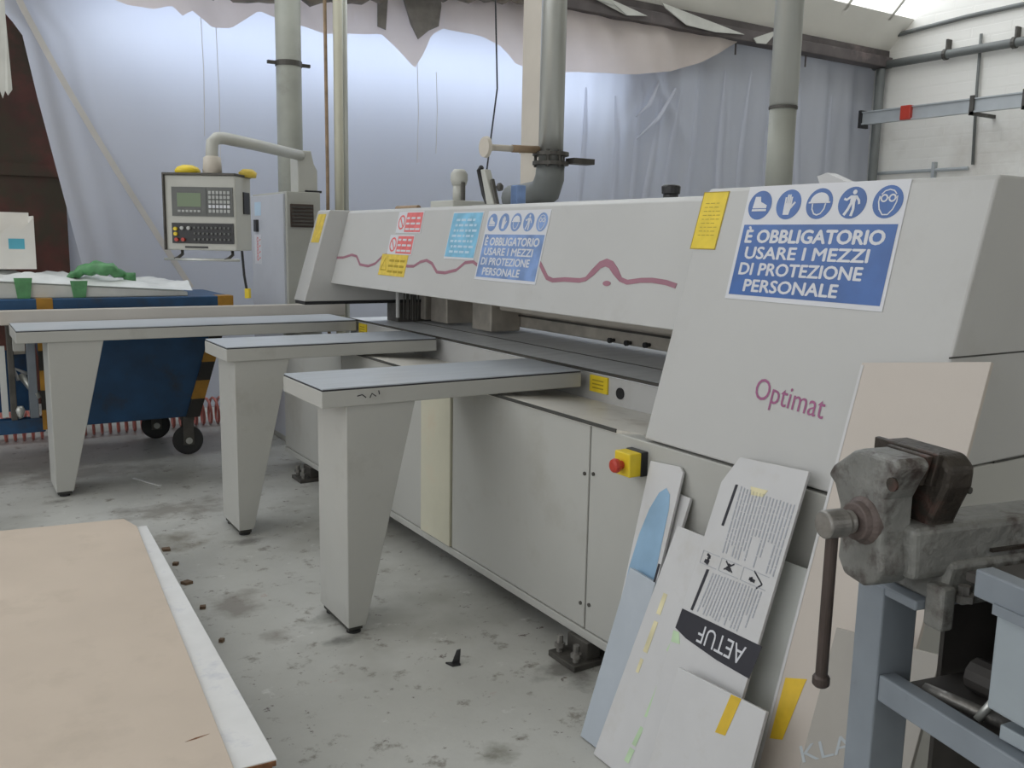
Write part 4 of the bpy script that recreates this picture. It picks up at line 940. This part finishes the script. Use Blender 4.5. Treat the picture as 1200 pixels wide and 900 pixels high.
bm = B(); prism(bm, [(1.445, 2.68, 0), (1.49, 2.66, 0), (1.485, 2.64, .0), (1.455, 2.645, 0)], (0, 0, .006)); prism(bm, [(1.462, 2.665, .004), (1.486, 2.652, .004), (1.488, 2.65, .055), (1.478, 2.66, .05)], (0.006, 0.006, 0))
obj('black_scrap', bm, 'black', None, 'small folded black scrap on the bare floor right of nearest table leg', 'scrap')
bm = B(); prism(bm, [(.94, 5.82, 0), (1.05, 5.56, 0), (1.062, 5.565, 0), (.955, 5.825, 0)], (0, 0, .004)); obj('paper_strip', bm, 'off_white', None, 'thin white strip lying on the floor between rear and middle table legs', 'strip')
for i, (x, y, a) in enumerate(((1.62, 2.80, .9), (1.64, 2.45, -.6), (1.42, 2.33, .3))):
    pass

# ================================================================== LEANING OFFCUTS
def board(name, label, corners, c, k, th, m_, bev=.0015, edge=None):
    """corners (y,z) on the front face of the plane x = c + k z; thickness runs backwards"""
    s = math.sqrt(1 + k * k); lift = k * th / s
    t = [(c + k * max(z, lift), y, max(z, lift)) for y, z in corners]
    bm = prism(B(), t, (th / s, 0, -k * th / s))
    # stand the board on an Empty so tapes and prints can be its parts
    cy = sum(p[1] for p in t) / len(t); r_ = thing(name, label, 'board', (c, cy, 0), group='offcuts leaning on the saw')
    obj('board_panel', bm, m_, r_, bev=bev)
    return r_
class Lean:
    """flat marks in (y, z) on the front of a leaning board"""
    def __init__(s, c, k): s.c = c; s.k = k; s.n = Vector((-1, 0, k)).normalized()
    def p(s, y, z, n=0.0): return Vector((s.c + s.k * z, y, z)) + s.n * n
def mark(bm, Ln, pts, n0=.0004, t=.0006): return prism(bm, [Ln.p(y, z, n0) for y, z in pts], Ln.n * t)
def patch(name, Ln, pts, m_, par, n0=.0004, t=.0006): return obj(name, mark(B(), Ln, pts, n0, t), m_, par)

def plain(name, label, mt, corners, c, k, th): return board(name, label, corners, c, k, th, mt)
# P: white with blue film
r_ = plain('white_offcut', 'white offcut with a long blue film patch, under the emergency stop', 'off_white', [(2.035, .0), (2.123, .816), (1.99, .826), (1.972, .812), (1.915, .0)], 1.605, .33, .010)
Ln = Lean(1.605, .33)
patch('blue_film', Ln, [(2.068, .36), (2.080, .497), (2.078, .60), (2.066, .68), (2.045, .735), (2.020, .755), (1.998, .740), (1.985, .70), (1.968, .55), (1.95, .40)], 'film_blue', r_)
plain('white_offcut', 'narrow short white offcut behind the right edge of the blue filmed board', 'off_white', [(1.99, 0), (1.990, .744), (1.934, .742), (1.936, 0)], 1.62, .34, .012)
r_ = plain('blue_grey_offcut', 'blue grey offcut standing furthest left in the row of leaning boards', 'off_blue', [(2.044, 0), (2.042, .514), (1.921, .506), (1.912, 0)], 1.569, .33, .018)
patch('edge_mark', Lean(1.569, .33), [(1.930, .507), (1.930, .56), (1.921, .56), (1.921, .507)], 'ink', r_)
r_ = plain('white_offcut', 'large white offcut with green tape remains, left of the printed board', 'off_white', [(1.946, 0), (1.888, .684), (1.600, .684), (1.600, 0)], 1.545, .345, .012)
Ln = Lean(1.545, .345)
for q in ([(1.785, .270), (1.764, .272), (1.776, .182), (1.797, .178)], [(1.800, .150), (1.786, .150), (1.796, .095), (1.812, .095)], [(1.815, .085), (1.795, .085), (1.803, .045), (1.822, .045)], [(1.775, .41), (1.74, .41), (1.76, .355), (1.79, .365)]): patch('green_tape', Ln, q, 'tape_g', r_)
for q in ([(1.862, .50), (1.846, .50), (1.850, .44), (1.867, .44)], [(1.866, .42), (1.850, .42), (1.856, .33), (1.874, .33)], [(1.875, .31), (1.862, .31), (1.866, .27), (1.878, .27)]): patch('yellow_tape', Ln, q, 'tape_p', r_)
# C pale, D pink, E grey, H white
plain('pale_green_offcut', 'pale green narrow offcut showing between printed board and pink board', 'off_pale', [(1.60, 0), (1.58, .674), (1.40, .68), (1.40, 0)], 1.64, .30, .012)
r_ = plain('pink_beige_board', 'tall pink beige board leaning on the saw end behind the vise', 'off_pink', [(1.437, 0), (1.437, 1.211), (1.114, 1.252), (1.114, 0)], 1.607, .287, .012)
Ln = Lean(1.607, .287)
patch('yellow_tape', Ln, [(1.419, .430), (1.359, .451), (1.362, .44), (1.383, .292), (1.419, .279)], 'tape_y', r_)
patch('pale_edge', Ln, [(1.437, .02), (1.437, 1.205), (1.429, 1.205), (1.429, .02)], 'off_white', r_)
# printed board
r_ = plain('printed_white_board', 'white board covered in small print with a black banner across it', 'off_white', [(1.775, .0), (1.765, .84), (1.735, .90), (1.727, .916), (1.494, .928), (1.484, .0)], 1.525, .355, .010)
Ln = Lean(1.525, .355)
def bil(q, a, b_):
    (y0, z0), (y1, z1), (y2, z2), (y3, z3) = q   # TL TR BR BL ; a across, b_ down
    ty, tz = y0 + (y1 - y0) * a, z0 + (z1 - z0) * a; by, bz = y3 + (y2 - y3) * a, z3 + (z2 - z3) * a
    return (ty + (by - ty) * b_, tz + (bz - tz) * b_)
def textblock(q, nlines, seed, m_):
    rnd = random.Random(seed); bm = B()
    for i in range(nlines):
        a0 = (i + .30) / nlines; a1 = (i + .66) / nlines; b0 = rnd.uniform(0, .02)
        end = rnd.choice((1.0, 1.0, 1.0, .97, .6, .85))
        while b0 < end:
            l = rnd.uniform(.03, .22); b1 = min(b0 + l, end)
            if b1 - b0 > .01: mark(bm, Ln, [bil(q, a0, b0), bil(q, a1, b0), bil(q, a1, b1), bil(q, a0, b1)])
            b0 = b1 + .012
    return bm
T1 = [(1.695, .846), (1.500, .842), (1.500, .660), (1.690, .668)]
T2 = [(1.700, .612), (1.520, .618), (1.525, .502), (1.715, .502)]
for T, s_ in ((T1, 1), (T2, 2)):
    o = obj('small_print', textblock(T, 17, s_, None), 'ink_grey', r_, kind='stuff')
patch('heading_bar', Ln, [(1.712, .845), (1.703, .846), (1.709, .733), (1.718, .733)], 'ink', r_)
patch('heading_bar', Ln, [(1.722, .613), (1.712, .614), (1.726, .499), (1.735, .499)], 'ink', r_)
bm = B()
def lstroke(pts, wd):
    for (a, b_) in zip(pts, pts[1:]):
        d = Vector((b_[0] - a[0], b_[1] - a[1])); 
        if d.length == 0: continue
        d.normalize(); nn = Vector((-d.y, d.x)) * wd / 2
        mark(bm, Ln, [(a[0] + nn.x, a[1] + nn.y), (a[0] - nn.x, a[1] - nn.y), (b_[0] - nn.x, b_[1] - nn.y), (b_[0] + nn.x, b_[1] + nn.y)])
for (y0, y1) in ((1.752, 1.690), (1.682, 1.610), (1.602, 1.515)):
    lstroke([(y0, .655), (y1, .655)], .0015); lstroke([(y0, .622), (y1, .622)], .0015); lstroke([(y0, .622), (y0, .655)], .0015)
obj('picture_frames', bm, 'ink_grey', r_)
bm = B()
lstroke([(1.735, .650), (1.722, .645), (1.730, .638), (1.722, .632)], .007); lstroke([(1.738, .632), (1.722, .628)], .010); obj('picture', bm, 'ink', r_); bm = B()
lstroke([(1.665, .652), (1.635, .630)], .004); lstroke([(1.635, .652), (1.665, .630)], .004); lstroke([(1.658, .636), (1.642, .634)], .010); lstroke([(1.655, .646), (1.645, .645)], .006); obj('picture', bm, 'ink', r_); bm = B()
lstroke([(1.566, .656), (1.530, .632), (1.545, .618)], .004); lstroke([(1.575, .634), (1.555, .632)], .008); lstroke([(1.568, .640), (1.566, .628)], .006)
obj('picture', bm, 'ink', r_)
BN = [(1.764, .492), (1.474, .497), (1.484, .413), (1.60, .415), (1.72, .426), (1.768, .438)]
patch('black_banner', Ln, BN, 'ink', r_)
class FY:  # frame adapter so letters can be written upside down on the board
    def __init__(s, y, z): s.y = y; s.z = z
    def p(s, u, v, n=0): return Ln.p(s.y + u, s.z - v, n)
bm = B(); text(bm, FY(1.518, .478), 'AETUF', 0, .165, 0, .046, .0016, .0); obj('banner_lettering', bm, 'sign_white', r_)
patch('green_tape', Ln, [(1.772, .43), (1.750, .432), (1.735, .405), (1.768, .40)], 'tape_g', r_)
patch('yellow_stain', Ln, [(1.66, .852), (1.60, .855), (1.61, .835), (1.65, .832)], 'tape_p', r_)
r_ = plain('white_offcut', 'low white offcut with yellow tape, in front of the black banner', 'off_white', [(1.672, 0), (1.672, .380), (1.372, .394), (1.355, 0)], 1.47, .36, .012)
patch('yellow_tape', Lean(1.47, .36), [(1.483, .388), (1.450, .391), (1.464, .296), (1.496, .290)], 'tape_y', r_)
r_ = plain('warm_grey_board', 'warm grey board with faint blue letters, half hidden by the bench leg', 'off_grey', [(1.219, 0), (1.222, .658), (.98, .69), (.98, 0)], 1.45, .30, .012)
Ln = Lean(1.45, .30)
class FE:
    def __init__(s, y, z, a): s.y = y; s.z = z; s.c = math.cos(a); s.s = math.sin(a)
    def p(s, u, v, n=0): return Ln.p(s.y - (u * s.c - v * s.s), s.z + (u * s.s + v * s.c), n)
bm = B(); text(bm, FE(1.214, .362, .62), 'KLAS', 0, .17, 0, .034, .0008, .0); obj('faded_lettering', bm, 'ink_blue', r_)

# ================================================================== WORKBENCH WITH VISE (local frame: x into the bench, y away, z up)
RZ = -math.radians(12)
bn = thing('workbench', 'blue grey steel workbench with tool shelf in the right foreground', 'workbench', (1.163, .785, 0), RZ)
def leg(x0, x1, y0, y1): return obj('leg', box(B(), x0, x1, y0, y1, 0, .998), 'bench', bn, local=True, bev=.003)
leg(0, .068, 0, .055); leg(.52, .588, 0, .055); leg(0, .068, -.95, -.895); leg(.52, .588, -.95, -.895)
obj('shelf_rail', box(B(), 0.004, .034, -.895, -.0, .818, .860), 'bench', bn, local=True, bev=.003)
obj('shelf_rail', box(B(), .558, .588, -.895, -.0, .822, .864), 'bench', bn, local=True, bev=.003)
obj('shelf', box(B(), .03, .558, -.895, .0, .826, .838), 'bench_dark', bn, local=True)
obj('top_rail', box(B(), 0, .03, -.95, -.155, 1.046, 1.084), 'bench', bn, local=True, bev=.003)
obj('bench_top', box(B(), .03, .60, -.95, -.115, 1.050, 1.062), 'bench_dark', bn, local=True)
obj('back_sheet', box(B(), .575, .59, -.90, .0, .40, 1.05), 'bench_dark', bn, local=True)
obj('mounting_plate', box(B(), .002, .60, -.060, .055, .985, 1.000), 'bench', bn, local=True, bev=.003)
obj('side_sheet', box(B(), .14, .585, .012, .020, .30, .985), 'bench_dark', bn, local=True)
dw = obj('drawer', box(B(), .004, .40, -.62, -.190, .905, 1.050), 'drawer', bn, local=True, label='pale blue drawer front', bev=.004)
obj('drawer_lip', box(B(), -.004, .006, -.62, -.190, 1.036, 1.050), 'bench', dw, local=True)
# tools on the shelf
def btool(name, bm, m_, label, cat, **k):
    o = obj(name, bm, m_, None, label, cat, **k); return o
def bw(a, b_, z):
    c_, s_ = math.cos(RZ), math.sin(RZ); return (1.163 + a * c_ - b_ * s_, .785 + a * s_ + b_ * c_, z)
bm = B(); tube(bm, [bw(.14, -.05, .864), bw(.17, -.30, .864)], [.026, .026], 12); btool('dark_bar_stock', bm, 'bench_dark', 'dark oily round bar lying on the bench shelf', 'bar', smooth=False)
bm = B(); tube(bm, [bw(.05, -.045, .851), bw(.06, -.09, .853), bw(.085, -.17, .851)], .010, 8); btool('spanner_handle', bm, 'spindle', 'bright steel rod at the front edge of the bench shelf', 'tool', smooth=True)
bm = B(); tube(bm, [bw(.055, -.135, .849), bw(.075, -.145, .885), bw(.10, -.16, .870), bw(.11, -.165, .849)], .006, 8); btool('steel_hook', bm, 'galv', 'small curved steel hook among the tools on the bench shelf', 'hook', smooth=True)
bm = B(); P = [bw(.24, -.03, .838), bw(.42, -.05, .838), bw(.44, -.20, .838), bw(.26, -.22, .838)]
hexa(bm, P + [(x, y, .93) for x, y, z in [bw(.27, -.05, 0), bw(.40, -.06, 0), bw(.41, -.18, 0), bw(.28, -.19, 0)]]); btool('oily_block', bm, 'vise_dark', 'dark oily iron block at the back of the bench shelf', 'block', bev=.01)
bm = B(); lathe(bm, bw(.20, -.36, .838), (0, 0, 1), [(0, .045), (.04, .05), (.055, .035), (.06, .01)], 16); btool('brown_tin', bm, 'vise_red', 'low round brown tin on the bench shelf below the drawer', 'tin', smooth=False)
bm = B(); P = [bw(.02, -.20, 0), bw(.13, -.19, 0), bw(.14, -.34, 0), bw(.03, -.35, 0)]
prism(bm, [(x, y, .864) for x, y, z in P], (0, 0, .02)); btool('grey_metal_offcut', bm, 'drawer', 'flat pale grey metal piece lying on the shelf rail', 'metal piece', bev=.002)
bm = B(); P = [bw(.10, -.16, 0), bw(.36, -.16, 0), bw(.36, -.40, 0), bw(.10, -.40, 0)]
prism(bm, [(x, y, 1.062) for x, y, z in P], (0, 0, .012)); btool('brown_rag', bm, 'vise_red', 'dirty brown rag on the bench top behind the vise', 'rag', bev=.004)

vs = thing('bench_vise', 'heavy worn grey bench vise with hanging tommy bar', 'vise', bw(.06, -.03, 1.0), RZ)
vx, vy, vz = .06, -.03, 1.0
def vobj(name, bm, m_, parent=None, **k):
    bmesh.ops.translate(bm, verts=bm.verts[:], vec=(-vx, -vy, -vz))
    return obj(name, bm, m_, parent or vs, local=True, **k)
# moving jaw: profile in (y,z) swept along x
mj = [(.070, 1.160), (.060, 1.176), (.020, 1.207), (.005, 1.213), (-.064, 1.213), (-.074, 1.203), (-.058, 1.173), (-.048, 1.152), (-.048, 1.085), (-.056, 1.048), (-.044, 1.026), (-.02, 1.016), (.020, 1.020), (.036, 1.042), (.034, 1.075), (.040, 1.120), (.054, 1.148)]
bm = prism(B(), [(-.062, y, z) for y, z in mj], (.056, 0, 0))
vobj('moving_jaw', bm, 'vise_grey', bev=.009, seg=3)
bm = prism(B(), [(-.008, y, z) for y, z in ((.020, 1.170), (.012, 1.215), (-.068, 1.215), (-.056, 1.170))], (.009, 0, 0)); vobj('jaw_plate', bm, 'vise_dark', bev=.002)
bm = prism(B(), [(.004, y, z) for y, z in ((.050, 1.170), (.050, 1.218), (-.074, 1.218), (-.064, 1.170))], (.010, 0, 0)); vobj('jaw_plate', bm, 'vise_dark', bev=.002)
fj = [(.052, 1.130), (.046, 1.216), (-.066, 1.216), (-.086, 1.200), (-.084, 1.172), (-.070, 1.140), (-.060, 1.115), (-.060, 1.06), (.03, 1.06), (.03, 1.105)]
bm = prism(B(), [(.013, y, z) for y, z in fj], (.050, 0, 0)); vobj('fixed_jaw', bm, 'vise_dark', bev=.009, seg=3)
# slide and body
bm = B(); hexa(bm, [(-.02, -.072, 1.035), (.42, -.072, 1.035), (.42, .012, 1.035), (-.02, .012, 1.035), (-.02, -.068, 1.112), (.42, -.068, 1.112), (.42, .008, 1.112), (-.02, .008, 1.112)]); vobj('slide', bm, 'vise_grey', bev=.010, seg=3)
bm = B(); box(bm, .12, .42, -.076, .016, 1.066, 1.071); vobj('slide_seam', bm, 'vise_dark')
bm = B(); hexa(bm, [(.02, -.085, 1.0), (.30, -.085, 1.0), (.30, .03, 1.0), (.02, .03, 1.0), (.045, -.078, 1.06), (.28, -.078, 1.06), (.28, .02, 1.06), (.045, .02, 1.06)]); vobj('vise_body', bm, 'vise_grey', bev=.010, seg=3)
bm = B(); box(bm, .05, .30, -.095, .045, 1.0, 1.014); vobj('base_flange', bm, 'vise_grey', bev=.005)
for (a, b_) in ((.055, -.092), (.28, -.092), (.055, .04), (.28, .04)):
    bm = B(); lathe(bm, (a, b_, 1.008), (0, 0, 1), [(0, .016), (.010, .016), (.010, .009), (.022, .009)], 6); vobj('bolt', bm, 'spindle')
bm = B(); box(bm, .015, .04, -.095, -.060, .965, 1.03); vobj('clamp_lug', bm, 'vise_grey', bev=.006, seg=3)
# screw
sy, sz = -.012, 1.112
bm = B(); lathe(bm, (-.055, sy, sz), (-1, 0, 0), [(0, .036), (.008, .035), (.014, .029), (.024, .027)], 24); vobj('screw_collar', bm, 'vise_red', bev=.002)
bm = B(); lathe(bm, (-.083, sy, sz), (-1, 0, 0), [(0, .017), (.010, .017), (.014, .0205), (.046, .0205), (.049, .0185)], 24); vobj('screw_head', bm, 'spindle', bev=.002)
bm = B(); lathe(bm, (-.114, sy, sz + .010), (0, 0, -1), [(0, .006), (.003, .0088), (.238, .0088), (.238, .010), (.242, .0125), (.252, .0125), (.256, .009)], 16); vobj('tommy_bar', bm, 'bar', bev=.001)
bm = B(); cyl(bm, (-.0635, -.062, 1.178), (-.060, -.062, 1.178), .010, 12); vobj('jaw_screw', bm, 'vise_dark')
